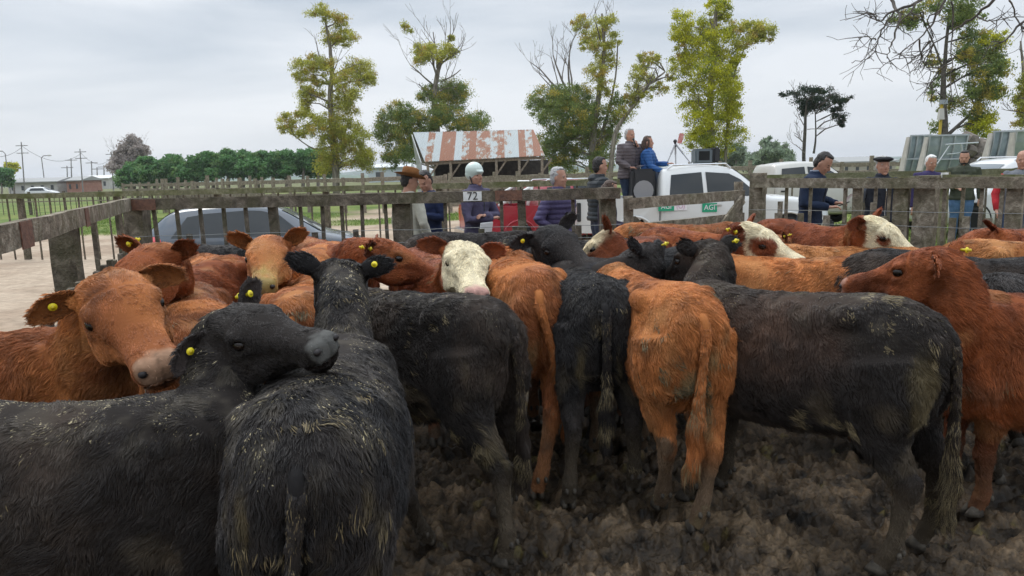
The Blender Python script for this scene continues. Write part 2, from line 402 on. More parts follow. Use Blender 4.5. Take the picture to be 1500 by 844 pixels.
    def colour(p, h, ih_, nz):
        """coat pattern at local points p, head coordinates h"""
        t = sstep(-.25, .6, fbm(p * 3.1, seed + 31, 3))[:, None]
        c = (base * (1 - t) + second * t) * jit
        if not isblk:
            t2 = sstep(.1, .8, fbm(p * np.array([8, 8, 6]) + 3, seed + 37, 3))[:, None]; c = c * (1 - t2 * .38); t3 = sstep(.2, .9, fbm(p * 6 + 9, seed + 38, 2))[:, None] * .3; c = c * (1 - t3) + np.array((.52, .27, .11)) * t3
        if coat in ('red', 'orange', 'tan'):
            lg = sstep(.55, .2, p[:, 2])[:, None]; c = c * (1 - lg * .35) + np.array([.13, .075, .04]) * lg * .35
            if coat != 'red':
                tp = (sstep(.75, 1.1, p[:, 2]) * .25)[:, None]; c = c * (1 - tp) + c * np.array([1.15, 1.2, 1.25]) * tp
        # mud: legs, and matted patches
        mudm = sstep(.5, .25, p[:, 2]) * .45 * dung / .3 + (sstep(.25, .8, fbm(p * 7, seed + 7, 2)) * sstep(.95, .6, p[:, 2]) * .5 * dung / .3)
        rump = sstep(-.55, -.68, p[:, 0]) * sstep(.25, .9, fbm(p * np.array([9, 16, 4]), seed + 2, 2)) * sstep(1.05, .9, p[:, 2]) * min(1, dung / .3)
        mudm = np.clip(mudm, 0, .85)[:, None] * (~ih_)[:, None]
        c = c * (1 - mudm) + MUD * mudm * (1.0 if isblk else 1.5)
        rm = (rump * .7 * (~ih_))[:, None]; c = c * (1 - rm) + np.array((.26, .20, .10)) * rm * (.5 if isblk else 1)
        if dust: # dusty back
            dm = (min(1, dust) * .45 * sstep(.95, 1.12, p[:, 2]) * sstep(-.1, .6, fbm(p * 16, seed + 5, 3)) * (~ih_))[:, None]
            c = c * (1 - dm) + np.array((.10, .085, .065)) * dm
        if patch is not None:
            for (cx, cy, cz, r, pc) in patch:
                w = np.exp(-(((p - np.array([cx, cy, cz])) / r) ** 2).sum(1) * 1.2)[:, None]; w = np.clip(w * (1 + .6 * fbm(p * 14, seed + 8, 2)[:, None]), 0, 1)
                c = c * (1 - w) + np.array(pc) * w
        x, y, z = h[:, 0], h[:, 1], h[:, 2]
        if face == 'white':
            edge = fbm(h * 14, seed + 4, 2) * .012
            w = np.maximum(sstep(.025, .055, x + edge * 2 + .35 * (z + .03)) * np.where(x < .15, sstep(-.145, -.115, z + edge), 1), sstep(.085, .07, np.abs(y) + edge) * (x > -.07) * (z > -.08))
            side = (x > .02) & (x < .18) & (np.abs(y) > .06)
            w = np.clip(w, 0, 1) * ih_
            er_ = eyepatch; ep = sstep(1.15, .85, np.hypot((x - .13 - er_ * .2) / er_, (z + .048) / (er_ * .85)) + fbm(h * 30, seed, 2) * .12) * (np.abs(y) > .045) if er_ else 0; w = np.clip(w - ep, 0, 1)[:, None]
            c = c * (1 - w) + np.array((.72, .62, .42)) * w
        elif face == 'mottled':
            w = sstep(-.02, .05, z + .06 + fbm(h * 10, seed + 4, 2) * .05) * ih_ * (x < .4); w = w[:, None]
            c = c * (1 - w) + np.array((.70, .58, .38)) * w
        # eye rim
        er = np.exp(-((x - .136) / .032) ** 2 - ((z + .042) / .024) ** 2) * (np.abs(y) > .06) * ih_ * .7; er = er[:, None]
        c = c * (1 - er) + c * .35 * er
        mz = sstep(.376, .404, .012 * vnoise(h * 60, 4) +  x + .35 * (z + .08) - .25 * np.clip(np.abs(y) - .045, 0, 1)) * ih_ * sstep(-.118, -.104, z)
        mcol = muzzle or ((.05, .047, .048) if isblk else (.40, .24, .16)); mz = mz[:, None]
        c = c * (1 - mz) + np.array(mcol) * mz
        ns_ = np.zeros(len(p))
        for s3_ in (-1, 1): ns_ = np.maximum(ns_, np.exp(-(((h - np.array([.414, .050 * s3_, -.068])) / np.array([.016, .013, .014])) ** 2).sum(1)))
        ns_ = np.maximum(ns_, .5 * np.exp(-(y / .004) ** 2) * (x > .385)) * ih_; c = c * (1 - .85 * ns_[:, None]) * (1 + .22 * vnoise(h * 110, 8) * (x > .33) * ih_)[:, None]
        if muzzle == (.36, .25, .12):
            m2 = (sstep(.20, .31, x + .03 * vnoise(h * 25, 3)) * ih_ * (.5 + .3 * vnoise(h * 40, 5)))[:, None]; c = c * (1 - m2) + np.array((.32, .25, .08)) * m2
        lipc = (np.exp(-((z + .124 - (x - .40) * .10) / .0065) ** 2) * sstep(.25, .30, x) * ih_ * .85)[:, None]
        c = c * (1 - lipc) + np.array((.02, .012, .01)) * lipc
        return np.clip(c, 0, 1)
    at = me.color_attributes.new('coat', 'FLOAT_COLOR', 'POINT')
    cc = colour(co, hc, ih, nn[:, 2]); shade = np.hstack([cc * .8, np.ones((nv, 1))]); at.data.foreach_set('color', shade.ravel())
    me.materials.append(M_SKIN); me.shade_smooth(); me.name = 'body'
    bo = link(bpy.data.objects.new('body', me), root); bo.scale = (s, s, s)
    # parts helper in local (scaled) coordinates
    def part(name, mbb, m, parent=None, smooth=True):
        o = mbb.build(name, m, parent or root, smooth)
        if not parent: o.scale = (s, s, s)
        return o
    def hp(x, y, z): return po + HM @ np.array([x, y, z])
    hM = Matrix(HM / head_s)
    roots = []; # fur sources: (points, normals, combdir, length, colour)
    for sy in (-1, 1):
        e = MB(); e.ball(hp(.136, .0995 * sy, -.042), (.024 * head_s, .0175 * head_s, .0195 * head_s), 16, hM)
        eo = part('eye', e, M_EYE)
        nz_ = MB(); nz_.ball(hp(.4075, .049 * sy, -.067), (.013 * head_s, .0145 * head_s, .0125 * head_s), 10, hM); part('nostril', nz_, M_NOSTRIL)
    # ears: a cupped leaf, base at the side of the poll
    for sy in (-1, 1):
        ep = ear_pose[0 if sy > 0 else 1] if hasattr(ear_pose[0], '__len__') else ear_pose
        raise_, back = ep
        ax = np.array([-.12 - back, sy * 1.0, .02 + raise_]); ax = nrm(ax)                       # ear length axis in head frame
        open_ = nrm(np.array([.75, .0, .1 if sy else 0]) - ax * ax.dot(np.array([.75, .0, .1])))    # where the ear opens to
        wd = np.cross(ax, open_)
        EL = .140; outer = []; inner = []; ns, nc = 12, 9
        for i in range(ns + 1):
            t = i / ns; w = .047 * math.sin(math.pi * (t * .80 + .17)) ** .62
            cup = (.85 - .5 * t)
            row = []
            for j in range(nc):
                a = (j / (nc - 1) - .5) * 2
                pnt = ax * (EL * t) + wd * (math.sin(a * 1.25) * w) + open_ * (-math.cos(a * 1.25) * w * cup + .01) + np.array([-.0, 0, -.02 * t * t])
                row.append(pnt)
            outer.append(row)
        em = MB(); vs = []; fs = []
        bs_ = np.array([-.004, .094 * sy, -.03])
        for off in (0, 1):
            for row in outer:
                for pnt in row:
                    vs.append(hp(*(bs_ + pnt + open_ * (.006 if off else 0))))
        R_, C_ = ns + 1, nc
        for i in range(ns):
            for j in range(nc - 1):
                q = [i * C_ + j, i * C_ + j + 1, (i + 1) * C_ + j + 1, (i + 1) * C_ + j]
                fs.append(q if sy < 0 else q[::-1]); o_ = R_ * C_; q2 = [v + o_ for v in q]; fs.append(q2[::-1] if sy < 0 else q2)
        em.add(vs, fs); eo = part('ear', em, M_SKIN)
        ev = np.array([tuple(v) for v in vs]); half = len(ev) // 2
        ec = np.zeros((len(ev), 4)); ec[:, 3] = 1
        bc = (base * jit); ec[:half, :3] = bc * .8; ec[half:, :3] = bc * .45 if not isblk else bc * 1.3 + np.array((.01, .007, .007))  # inside of non-black ears darkened, shading of the cup put into the colour
        if face: ec[:, :3] = np.array(COATS['dark_red'][0]) * .9
        a2 = eo.data.color_attributes.new('coat', 'FLOAT_COLOR', 'POINT'); a2.data.foreach_set('color', ec.ravel())
        # fur roots on the ear
        m_ = int(1500 * near)
        idx = rng.integers(0, ns * (nc - 1), m_); ii, jj = idx // (nc - 1), idx % (nc - 1); u_, v_ = rng.random(m_)[:, None], rng.random(m_)[:, None]
        g = ev[:half].reshape(R_, C_, 3)
        pp = g[ii, jj] * (1 - u_) * (1 - v_) + g[ii + 1, jj] * u_ * (1 - v_) + g[ii, jj + 1] * (1 - u_) * v_ + g[ii + 1, jj + 1] * u_ * v_
        nd = np.tile(-(HM / head_s) @ open_, (m_, 1)); axw = (HM / head_s) @ ax
        edge = np.abs((jj + v_[:, 0]) / (nc - 1) - .5) > .40
        col_ = np.tile(ec[0, :3] / .8, (m_, 1))
        roots.append((pp, nrm(nd), np.tile(axw, (m_, 1)), np.where(edge, .024, .011), col_))
        m3 = int(1600 * near); idx = rng.integers(0, ns * (nc - 1), m3); ii, jj = idx // (nc - 1), idx % (nc - 1); u_, v_ = rng.random(m3)[:, None], rng.random(m3)[:, None]
        g3 = ev[half:].reshape(R_, C_, 3); p3_ = g3[ii, jj] * (1 - u_) * (1 - v_) + g3[ii + 1, jj] * u_ * (1 - v_) + g3[ii, jj + 1] * (1 - u_) * v_ + g3[ii + 1, jj + 1] * u_ * v_
        roots.append((p3_, np.tile((HM / head_s) @ open_, (m3, 1)), axw + rng.normal(0, .35, (m3, 3)), rng.uniform(.008, .024, m3), np.tile(ec[half, :3], (m3, 1)) * rng.uniform(.5, 1.6, (m3, 1))))
        # inner tuft and rim hair
        m2 = int(1100 * near); pp2 = g[rng.integers(1, ns - 1, m2), rng.choice([0, 0, nc - 1], m2)]
        side = (HM / head_s) @ (open_ * .6 + ax * .8)
        roots.append((pp2, np.tile((HM / head_s) @ open_, (m2, 1)), np.tile(side, (m2, 1)), rng.uniform(.012, .032, m2), np.tile(ec[0, :3] / .8 * (1.2 if not isblk else 1.5), (m2, 1))))
        if ('L' in tags and sy > 0) or ('R' in tags and sy < 0):
            tgm = MB(); c = bs_ + ax * .072 - wd * .0; 
            for o_, rad, th in ((open_ * .004, .0135, .003), (-open_ * (.044), .0135, .003)):
                cc_ = c + o_
                A, Bx = wd, ax
                ring = [hp(*(cc_ + A * math.cos(t_) * rad + Bx * math.sin(t_) * rad)) for t_ in np.arange(16) * math.pi / 8]
                ring2 = [hp(*(cc_ + open_ * (th if o_[0] > 0 else -th) + A * math.cos(t_) * rad * .95 + Bx * math.sin(t_) * rad * .95)) for t_ in np.arange(16) * math.pi / 8]
                tgm.loft([ring, ring2])
            to = part('ear_tag', tgm, M_TAG)
            st = MB(); st.tube([hp(*(c - open_ * .062)), hp(*(c + open_ * .012))], .0065 * head_s, 8); part('tag_stud', st, M_TAGC, to)
    # hooves
    for (q, f) in hoofs:
        h = MB()
        for sy in (-1, 1):
            rings = []
            for z, l0, l1, w in ((0.0, -.035, .062, .021), (.02, -.032, .052, .020), (.045, -.028, .034, .017), (.055, -.02, .02, .012)):
                rings.append([Vector((q[0] + l0 + (l1 - l0) * (.5 + .5 * math.cos(a)), q[1] + sy * .0215 + math.sin(a) * w, z)) for a in np.arange(12) * math.pi / 6])
            h.loft(rings)
        for sy in (-1, 1): h.ball((f[0] - .042, f[1] + sy * .02, f[2]), (.012, .011, .018), 8)
        part('hoof', h, M_HOOF)
    # tail
    tb = B(np.array([-.695, 0, 1.045]))
    pts = tail_pose or [(0, 0, 0), (-.035, 0, -.01), (-.062, .0, -.07), (-.068, .25, -.22), (-.06, .6, -.42), (-.05, .85, -.6), (-.045, 1, -.78)]
    tp = np.array([[tb[0] + .03 + p[0] * 1.0, tb[1] + p[1] * tail_swing, tb[2] + p[2] * tail_len] for p in pts]); tp = catmull(tp, 3)
    nt_ = len(tp); rad = [.028 - .015 * min(1, (i / nt_) * 1.8) for i in range(nt_)]; rad[-1] = .006
    tm_ = MB(); tm_.tube(tp, rad, 10); to = part('tail', tm_, M_SKIN)
    tcol = colour(np.array([tb]), np.array([[-9., 0, 0]]), np.array([False]), None)[0]
    a2 = to.data.color_attributes.new('coat', 'FLOAT_COLOR', 'POINT'); a2.data.foreach_set('color', np.tile(np.append(base * .75, 1), len(to.data.vertices)))
    m_ = int(13000 * near); u_ = rng.random(m_) ** .95 * (nt_ - 1.001); i_ = u_.astype(int); f_ = (u_ - i_)[:, None]
    rp_ = tp[i_] * (1 - f_) + tp[i_ + 1] * f_; an = rng.random(m_) * 2 * math.pi; rdv = np.array(rad)[i_]
    nd = np.stack([np.cos(an), np.sin(an), np.zeros(m_)], -1); pp = rp_ + nd * rdv[:, None] * .9
    sw = sstep(.45, .8, u_ / nt_)
    tcl = (base * .6 + second * .4) * (rng.uniform(.6, 1.3, (m_, 1)) * (1 + .4 * vnoise(pp * 38, seed + 3)[:, None])); ds = (rng.random(m_) < (.30 * sw + .05) * min(1.5, dung / .3)) & (vnoise(pp * 14, seed + 77) > -.1); tcl[ds] = TAN * rng.uniform(.35, 1.0, (ds.sum(), 1))
    dirn = nrm(tp[np.minimum(i_ + 1, nt_ - 1)] - tp[i_]) * .9 + np.array([0, 0, -.5])
    roots.append((pp, nd, nrm(dirn + nd * .25), .032 + sw * rng.uniform(.03, .11, m_), tcl))
    # ---- coat of hair on the hide
    me.calc_loop_triangles(); tri = np.empty(len(me.loop_triangles) * 3, np.int32); me.loop_triangles.foreach_get('vertices', tri); tri = tri.reshape(-1, 3)
    v0, v1, v2 = co[tri[:, 0]], co[tri[:, 1]], co[tri[:, 2]]; ar = np.linalg.norm(np.cross(v1 - v0, v2 - v0), axis=1)
    tc_ = (v0 + v1 + v2) / 3; thc = (tc_ - po) @ (HM / head_s) / head_s; tih = inhead(thc)
    wgt = ar * np.where(tih, 2.6, 1.0) * np.where(tc_[:, 2] < .42, .8, 1)
    wgt *= np.where(tih & (thc[:, 0] > .365) & (thc[:, 2] > -.112), 0.03, 1)
    # hair that faces away from the lens side is thinner, so the view a step aside still holds
    cl_ = np.array(tol((0, 0, CAMH))); fac = (nrm(cl_ - tc_) * np.cross(v1 - v0, v2 - v0)).sum(1) / np.maximum(ar, 1e-12)
    wgt *= np.where(fac < -.45, .15, 1.0)
    N = int(85000 * near)
    pick = np.searchsorted(np.cumsum(wgt) / wgt.sum(), rng.random(N)); pick = np.minimum(pick, len(tri) - 1)
    a_, b_ = rng.random(N), rng.random(N); fl = a_ + b_ > 1; a_[fl] = 1 - a_[fl]; b_[fl] = 1 - b_[fl]
    a_, b_ = a_[:, None], b_[:, None]; t_ = tri[pick]
    pp = co[t_[:, 0]] * (1 - a_ - b_) + co[t_[:, 1]] * a_ + co[t_[:, 2]] * b_
    nd = nrm(nn[t_[:, 0]] * (1 - a_ - b_) + nn[t_[:, 1]] * a_ + nn[t_[:, 2]] * b_)
    h = (pp - po) @ (HM / head_s) / head_s; ihh = inhead(h)
    comb = np.tile(np.array([-.62, 0, -.80]), (N, 1))
    comb[:, 1] += nd[:, 1] * .3
    lg = (pp[:, 2] < .55); comb[lg] = np.array([-.15, 0, -1.0])
    xd = HM[:, 0] / head_s
    fc = np.where((h[:, 0] > .09)[:, None], xd, -xd) + (HM[:, 1] / head_s) * np.sign(h[:, 1])[:, None] * .5 - (HM[:, 2] / head_s) * .3
    comb = np.where(ihh[:, None], fc, comb)
    comb += vnoise3(pp * 3.5, seed + 44) * np.where(ihh, .1, .45)[:, None]
    comb += vnoise3(pp * 9, seed + 40) * np.where(ihh, .35, .55)[:, None]
    comb += vnoise3(pp * 30, seed + 60) * np.where(lg, .8, .42)[:, None]
    poll_ = np.exp(-((h[:, 0] - .02) / .055) ** 2 - ((h[:, 2] - .0) / .06) ** 2) * ihh
    if face: poll_ = np.maximum(poll_, np.exp(-((h[:, 0] - .08) / .11) ** 2 - ((h[:, 2] - .0) / .06) ** 2) * ihh)
    ln = np.where(ihh, .013 + .020 * poll_, .034 * (1 + .35 * vnoise(pp * 6, seed + 9)))
    ln = np.where(pp[:, 2] < .5, .021, ln); ln = np.where((pp[:, 2] < .15), .012, ln)
    ln = np.where((pp[:, 2] > .5) & (pp[:, 2] < .62) & (~ihh), .045, ln)
    if shave is not None:   # clipped patch on the hip
        for (cx, cy, cz, r) in shave:
            d = np.linalg.norm(pp - np.array([cx, cy, cz]), axis=1); m_s = sstep(.45, 1.5, d / r + .3 * vnoise(pp * 14, 3)); ln = .015 * (1 - m_s) + ln * m_s
    ln = ln * rng.uniform(.65, 1.25, N) * hairl
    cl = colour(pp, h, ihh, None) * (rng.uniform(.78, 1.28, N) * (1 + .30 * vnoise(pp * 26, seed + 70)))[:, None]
    # chaff and dried dung caught in the hair
    up = sstep(.98, 1.12, pp[:, 2]) * (~ihh)
    sp = rng.random(N) < (dust * .11 * up * sstep(-.2, .5, vnoise(pp * 10, seed + 6)))
    clod = worley(np.stack([pp[:, 0] * 26 + pp[:, 1] * 9, pp[:, 2] * 22, pp[:, 2] * 0], -1), seed)[1]
    dmask = sstep(.1, .65, fbm(pp * np.array([5, 5, 4]), seed + 51, 2)) * np.where((pp[:, 0] < -.35) | (pp[:, 2] < .75), 1, .25) * (~ihh)
    sp2 = (clod > .90 - .07 * min(dung, 1)) & (rng.random(N) < .75 * dmask * min(1, dung * 2))
    cl[sp] = np.array((.50, .42, .25)) * rng.uniform(.4, 1.15, (sp.sum(), 1)); cl[sp2] = TAN * rng.uniform(.25, .75, (sp2.sum(), 1))
    if dirty is not None:
        for (cx, cy, cz, r, dc) in dirty:
            w = (np.linalg.norm((pp - np.array([cx, cy, cz])) / np.array(r), axis=1) < 1) & (rng.random(N) < .6) & (vnoise(pp * 30, 5) > -.1); cl[w] = np.array(dc) * rng.uniform(.5, 1.1, (w.sum(), 1))
    ln[sp] *= .32; fat_ = np.ones(N); fat_[sp] = 2.6; fat_[sp2] = 1.7
    roots.append((pp, nd, comb, ln, cl))
    if near > .55:
        pass
    pp = np.vstack([r[0] for r in roots]); nd = np.vstack([r[1] for r in roots]); comb = np.vstack([r[2] for r in roots]); ln = np.concatenate([r[3] for r in roots]); cl = np.vstack([r[4] for r in roots])
    N = len(pp)
    comb = nrm(comb - nd * (comb * nd).sum(1)[:, None] * .85)
    lift = .42 + .18 * vnoise(pp * 12, seed + 90)
    d0 = nrm(comb + nd * lift[:, None])
    d1 = nrm(comb + nd * lift[:, None] * .25 + vnoise3(pp * 45, seed + 95) * .45)
    d2 = nrm(comb - nd * .02 + vnoise3(pp * 45 + 7, seed + 99) * .8 + np.array([0, 0, -.15]))
    # clumping towards a jittered cell centre
    cs = .019; wp = pp + vnoise3(pp * 22, seed + 5) * .016 + vnoise3(pp * 60, seed + 6) * .007; RM = np.array(Matrix.Rotation(.7, 3, Vector((1, .6, .3)).normalized())); wp = wp @ RM; ce = np.floor(wp / cs); cen = (ce + .5 + (np.stack([hash3(ce, 1), hash3(ce, 2), hash3(ce, 3)], -1) - .5) * .8) * cs
    cv = (cen - wp) @ RM.T; hh_ = (pp - po) @ (HM / head_s) / head_s; cv *= np.where(inhead(hh_), .35, 1.)[:, None]; cv -= nd * (cv * nd).sum(1)[:, None]
    L_ = ln[:, None]
    a0 = pp - nd * .002; a1 = a0 + d0 * L_ * .36 + cv * .18; a2_ = a1 + d1 * L_ * .34 + cv * .27; a3 = a2_ + d2 * L_ * .32 + cv * .22
    pts = np.stack([a0, a1, a2_, a3], 1).astype(np.float32)
    r0_ = .00095 if near > .8 else (.0016 if near > .5 else .0021)
    rad = np.tile(np.array([1.0, .9, .65, .15], np.float32) * r0_, (N, 1)); rad[N - len(fat_):] *= fat_[:, None].astype(np.float32)
    hcv = bpy.data.hair_curves.new('coat'); hcv.add_curves([4] * N)
    hcv.attributes['position'].data.foreach_set('vector', pts.ravel()) if 'position' in hcv.attributes else hcv.points.foreach_set('position', pts.ravel())
    ra = hcv.attributes.get('radius') or hcv.attributes.new('radius', 'FLOAT', 'POINT'); ra.data.foreach_set('value', rad.ravel())
    ca = hcv.attributes.new('coat', 'FLOAT_COLOR', 'CURVE'); ca.data.foreach_set('color', np.hstack([np.clip(cl, 0, 1), np.ones((N, 1))]).astype(np.float32).ravel())
    hcv.materials.append(M_FUR)
    ho = link(bpy.data.objects.new('coat', hcv), root); ho.scale = (s, s, s)
    return root

# ------------------------------------------------------------------ ground
def set_attr(me, name, arr):
    a = me.color_attributes.new(name, 'FLOAT_COLOR', 'POINT'); a.data.foreach_set('color', np.hstack([arr, np.ones((len(arr), 1))]).ravel())
PEN = [(-5.0, 8.3), (4.6, 7.4)]
def pen_y(x):   # back fence line
    return np.interp(x, [-4.4, 1.1, 3.1, 5.6], [7.6, 7.6, 9.1, 6.4])
def pen_x(y): return np.interp(y, [0, 3.3, 4.7, 7.5], [-1.9, -2.9, -3.35, -4.35])
def grid(xs, ys, fz, fc, name, m):
    X, Y = np.meshgrid(xs, ys); p = np.stack([X.ravel(), Y.ravel(), np.zeros(X.size)], -1); p[:, 2] = fz(p); nx, ny = len(xs), len(ys)
    i = np.arange(nx * ny).reshape(ny, nx); f = np.stack([i[:-1, :-1], i[:-1, 1:], i[1:, 1:], i[1:, :-1]], -1).reshape(-1, 4)
    me = bpy.data.meshes.new(name); me.vertices.add(len(p)); me.vertices.foreach_set('co', p.ravel()); me.loops.add(f.size); me.loops.foreach_set('vertex_index', f.ravel().astype(np.int32))
    me.polygons.add(len(f)); me.polygons.foreach_set('loop_start', np.arange(0, f.size, 4, dtype=np.int32)); me.update(calc_edges=True); me.shade_smooth()
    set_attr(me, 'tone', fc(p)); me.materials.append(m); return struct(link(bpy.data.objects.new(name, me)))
def mud_z(p):
    q = p.copy(); q += vnoise3(p * 7, 400) * .045 + vnoise3(p * 24, 401) * .018
    d1, c1 = worley(q * np.array([12, 12, 1]), 410); d2, c2 = worley(q * np.array([27, 27, 1]) + 4, 420)
    z = (1 - np.clip(d1 * 1.25, 0, 1) ** 1.8) * .062 * (.1 + c1 ** 1.5) + (1 - np.clip(d2 * 1.2, 0, 1) ** 1.6) * .030 * (.15 + c2)
    z += fbm(p * 3, 430, 3) * .026 + fbm(p * 34, 440, 3) * .016 - np.clip(vnoise(p * 6.5, 470) - .28, 0, 1) * .14 - .045
    return z
def mud_c(p):
    t = sstep(-.5, .6, fbm(p * 5, 450, 3))[:, None]; c = np.array((.064, .045, .027)) * (1 - t) + np.array((.160, .114, .070)) * t
    h = sstep(-.05, .05, mud_z(p))[:, None]; c = c * (.42 + .78 * h) * sstep(-1.1, .2, vnoise(p * 17, 480))[:, None] * 1.15  # crevice shade put into the mud colour: low spots darker than clod tops
    y = (sstep(.75, .95, fbm(p * 9, 460, 2)) * .6)[:, None]; return c * (1 - y) + np.array((.13, .105, .03)) * y
def mudmat():
    m, n, bs, out = nodes('churned_mud'); at = n.nodes.new('ShaderNodeAttribute'); at.attribute_name = 'tone'
    tc = n.nodes.new('ShaderNodeTexCoord'); ns = n.nodes.new('ShaderNodeTexNoise'); ns.inputs['Scale'].default_value = 60; ns.inputs['Detail'].default_value = 8; n.links.new(tc.outputs['Object'], ns.inputs['Vector'])
    b = n.nodes.new('ShaderNodeBump'); b.inputs['Strength'].default_value = .8; b.inputs['Distance'].default_value = .012; n.links.new(ns.outputs['Fac'], b.inputs['Height']); n.links.new(b.outputs[0], bs.inputs['Normal'])
    mx_ = n.nodes.new('ShaderNodeMix'); mx_.data_type = 'RGBA'; mx_.blend_type = 'MULTIPLY'; mx_.inputs['Factor'].default_value = 1
    r = n.nodes.new('ShaderNodeValToRGB'); r.color_ramp.elements[0].position = .3; r.color_ramp.elements[0].color = (.5, .5, .5, 1); r.color_ramp.elements[1].position = .7; r.color_ramp.elements[1].color = (1.25, 1.2, 1.15, 1)
    n.links.new(ns.outputs['Fac'], r.inputs[0]); n.links.new(at.outputs['Color'], mx_.inputs['A']); n.links.new(r.outputs[0], mx_.inputs['B']); n.links.new(mx_.outputs['Result'], bs.inputs['Base Color'])
    r2 = n.nodes.new('ShaderNodeMapRange'); r2.inputs['To Min'].default_value = .18; r2.inputs['To Max'].default_value = .8; n.links.new(ns.outputs['Fac'], r2.inputs['Value']); n.links.new(r2.outputs[0], bs.inputs['Roughness'])
    bs.inputs['Specular IOR Level'].default_value = .22
    return m
M_MUD = mudmat()
xs = np.concatenate([np.arange(-4.6, -1.4, .06), np.arange(-1.4, 3.4, .0125), np.arange(3.4, 6.2, .06)])
ys = np.concatenate([np.arange(.2, 2.2, .06), np.arange(2.2, 4.6, .0125), np.arange(4.6, 9.6, .07)])
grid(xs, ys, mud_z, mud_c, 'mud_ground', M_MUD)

def zone(p):
    """0 sandy yard, 1 grass"""
    x, y = p[:, 0], p[:, 1]; n_ = fbm(p * np.array([.12, .22, 1]), 500, 4) * 2.2
    g = np.zeros(len(p))
    left = sstep(-6, -9, x + n_)                                          # left of the pen
    g = np.maximum(g, left * np.clip(sstep(11.5, 10.5, y + n_ * .6) + sstep(27, 29, y + n_ * .7) * sstep(62, 56, y + n_ * 3), 0, 1))
    mid = sstep(-9, -6, x + n_)
    g = np.maximum(g, mid * sstep(26.5, 27.5, y + n_) * sstep(33.5, 32, y + n_))
    g = np.maximum(g, sstep(46, 52, y + n_ * 2))
    g = np.maximum(g, sstep(5.4, 6.4, x + n_ * .35) * sstep(10.5, 11.5, y + n_ * .4))
    return g
def gz(p):
    x, y = p[:, 0], p[:, 1]
    z = -.20 * sstep(0, -8, x) * sstep(9, 14, y) + fbm(p * .35, 510, 2) * .03
    inside = (np.abs(x - .8) < 5.6) & (y > -.5) & (y < 10.0)
    return np.where(inside, -.16, z - .02)
def gc(p):
    g = zone(p)[:, None]; t = sstep(-.6, .6, fbm(p * .7, 520, 3))[:, None]
    sand = np.array((.34, .255, .185)) * (1 - t) + np.array((.43, .34, .255)) * t
    gr = np.array((.10, .15, .035)) * (1 - t) + np.array((.17, .20, .055)) * t
    far = sstep(60, 120, p[:, 1])[:, None]; gr = gr * (1 - far) + np.array((.15, .155, .07)) * far
    trk = (sstep(.35, .7, fbm(p * np.array([.25, 1.6, 1]), 530, 2)) * .35)[:, None]; sand = sand * (1 - trk) + np.array((.22, .165, .12)) * trk
    return sand * (1 - g) + gr * g
def groundmat():
    m, n, bs, out = nodes('yard_earth'); at = n.nodes.new('ShaderNodeAttribute'); at.attribute_name = 'tone'
    tc = n.nodes.new('ShaderNodeTexCoord'); ns = n.nodes.new('ShaderNodeTexNoise'); ns.inputs['Scale'].default_value = 5; ns.inputs['Detail'].default_value = 10; ns.inputs['Roughness'].default_value = .7; n.links.new(tc.outputs['Object'], ns.inputs['Vector'])
    r = n.nodes.new('ShaderNodeValToRGB'); r.color_ramp.elements[0].position = .3; r.color_ramp.elements[0].color = (.62, .62, .6, 1); r.color_ramp.elements[1].position = .7; r.color_ramp.elements[1].color = (1.2, 1.2, 1.2, 1)
    mx_ = n.nodes.new('ShaderNodeMix'); mx_.data_type = 'RGBA'; mx_.blend_type = 'MULTIPLY'; mx_.inputs['Factor'].default_value = 1
    n.links.new(ns.outputs['Fac'], r.inputs[0]); n.links.new(at.outputs['Color'], mx_.inputs['A']); n.links.new(r.outputs[0], mx_.inputs['B']); n.links.new(mx_.outputs['Result'], bs.inputs['Base Color'])
    b = n.nodes.new('ShaderNodeBump'); b.inputs['Strength'].default_value = .6; b.inputs['Distance'].default_value = .03; n.links.new(ns.outputs['Fac'], b.inputs['Height']); n.links.new(b.outputs[0], bs.inputs['Normal'])
    bs.inputs['Roughness'].default_value = .95; bs.inputs['Specular IOR Level'].default_value = .15
    return m
M_GND = groundmat()
xs = np.concatenate([[-2800, -1600, -900, -400], np.arange(-200, -40, 8), np.arange(-40, 40, .33), np.arange(40, 200, 8), [200, 400, 900, 1600, 2800]])
ys = np.concatenate([[-400, -100, -20], np.arange(-6, 62, .33), np.arange(62, 200, 6), [200, 300, 500, 900, 1600, 2900]])
grid(xs, ys, gz, gc, 'ground', M_GND)
# short grass standing in the nearer green patches
rng0 = np.random.default_rng(5); n_ = 130000
pg = np.stack([rng0.uniform(-24, 16, n_), 9 + 29 * rng0.random(n_) ** 1.3, np.zeros(n_)], -1)
pg = pg[(zone(pg) > .45 + .3 * rng0.random(n_)) & ~((np.abs(pg[:, 0] - .8) < 5.5) & (pg[:, 1] < 10))]
pg[:, 2] = gz(pg) - .005; n_ = len(pg); hgt = rng0.uniform(.03, .10, n_) * (1 + .8 * sstep(0, .7, vnoise(pg * 1.2, 9)))
dr = rng0.normal(0, .45, (n_, 3)); dr[:, 2] = 1; dr = nrm(dr) if 'nrm' in globals() else dr / np.linalg.norm(dr, axis=1, keepdims=True)
a0 = pg; a1 = pg + dr * hgt[:, None] * .6; a2 = pg + dr * hgt[:, None] + np.stack([rng0.normal(0, .012, n_), rng0.normal(0, .012, n_), -hgt * .05], -1)
gh = bpy.data.hair_curves.new('grass'); gh.add_curves([3] * n_)
gh.attributes['position'].data.foreach_set('vector', np.stack([a0, a1, a2], 1).astype(np.float32).ravel())
gr_ = gh.attributes.get('radius') or gh.attributes.new('radius', 'FLOAT', 'POINT'); gr_.data.foreach_set('value', np.tile(np.array([.006, .005, .001], np.float32), n_))
gh.materials.append(mat('grass_blades', (.09, .17, .025), .7, (.19, .25, .05), 1.5, spec=.2))
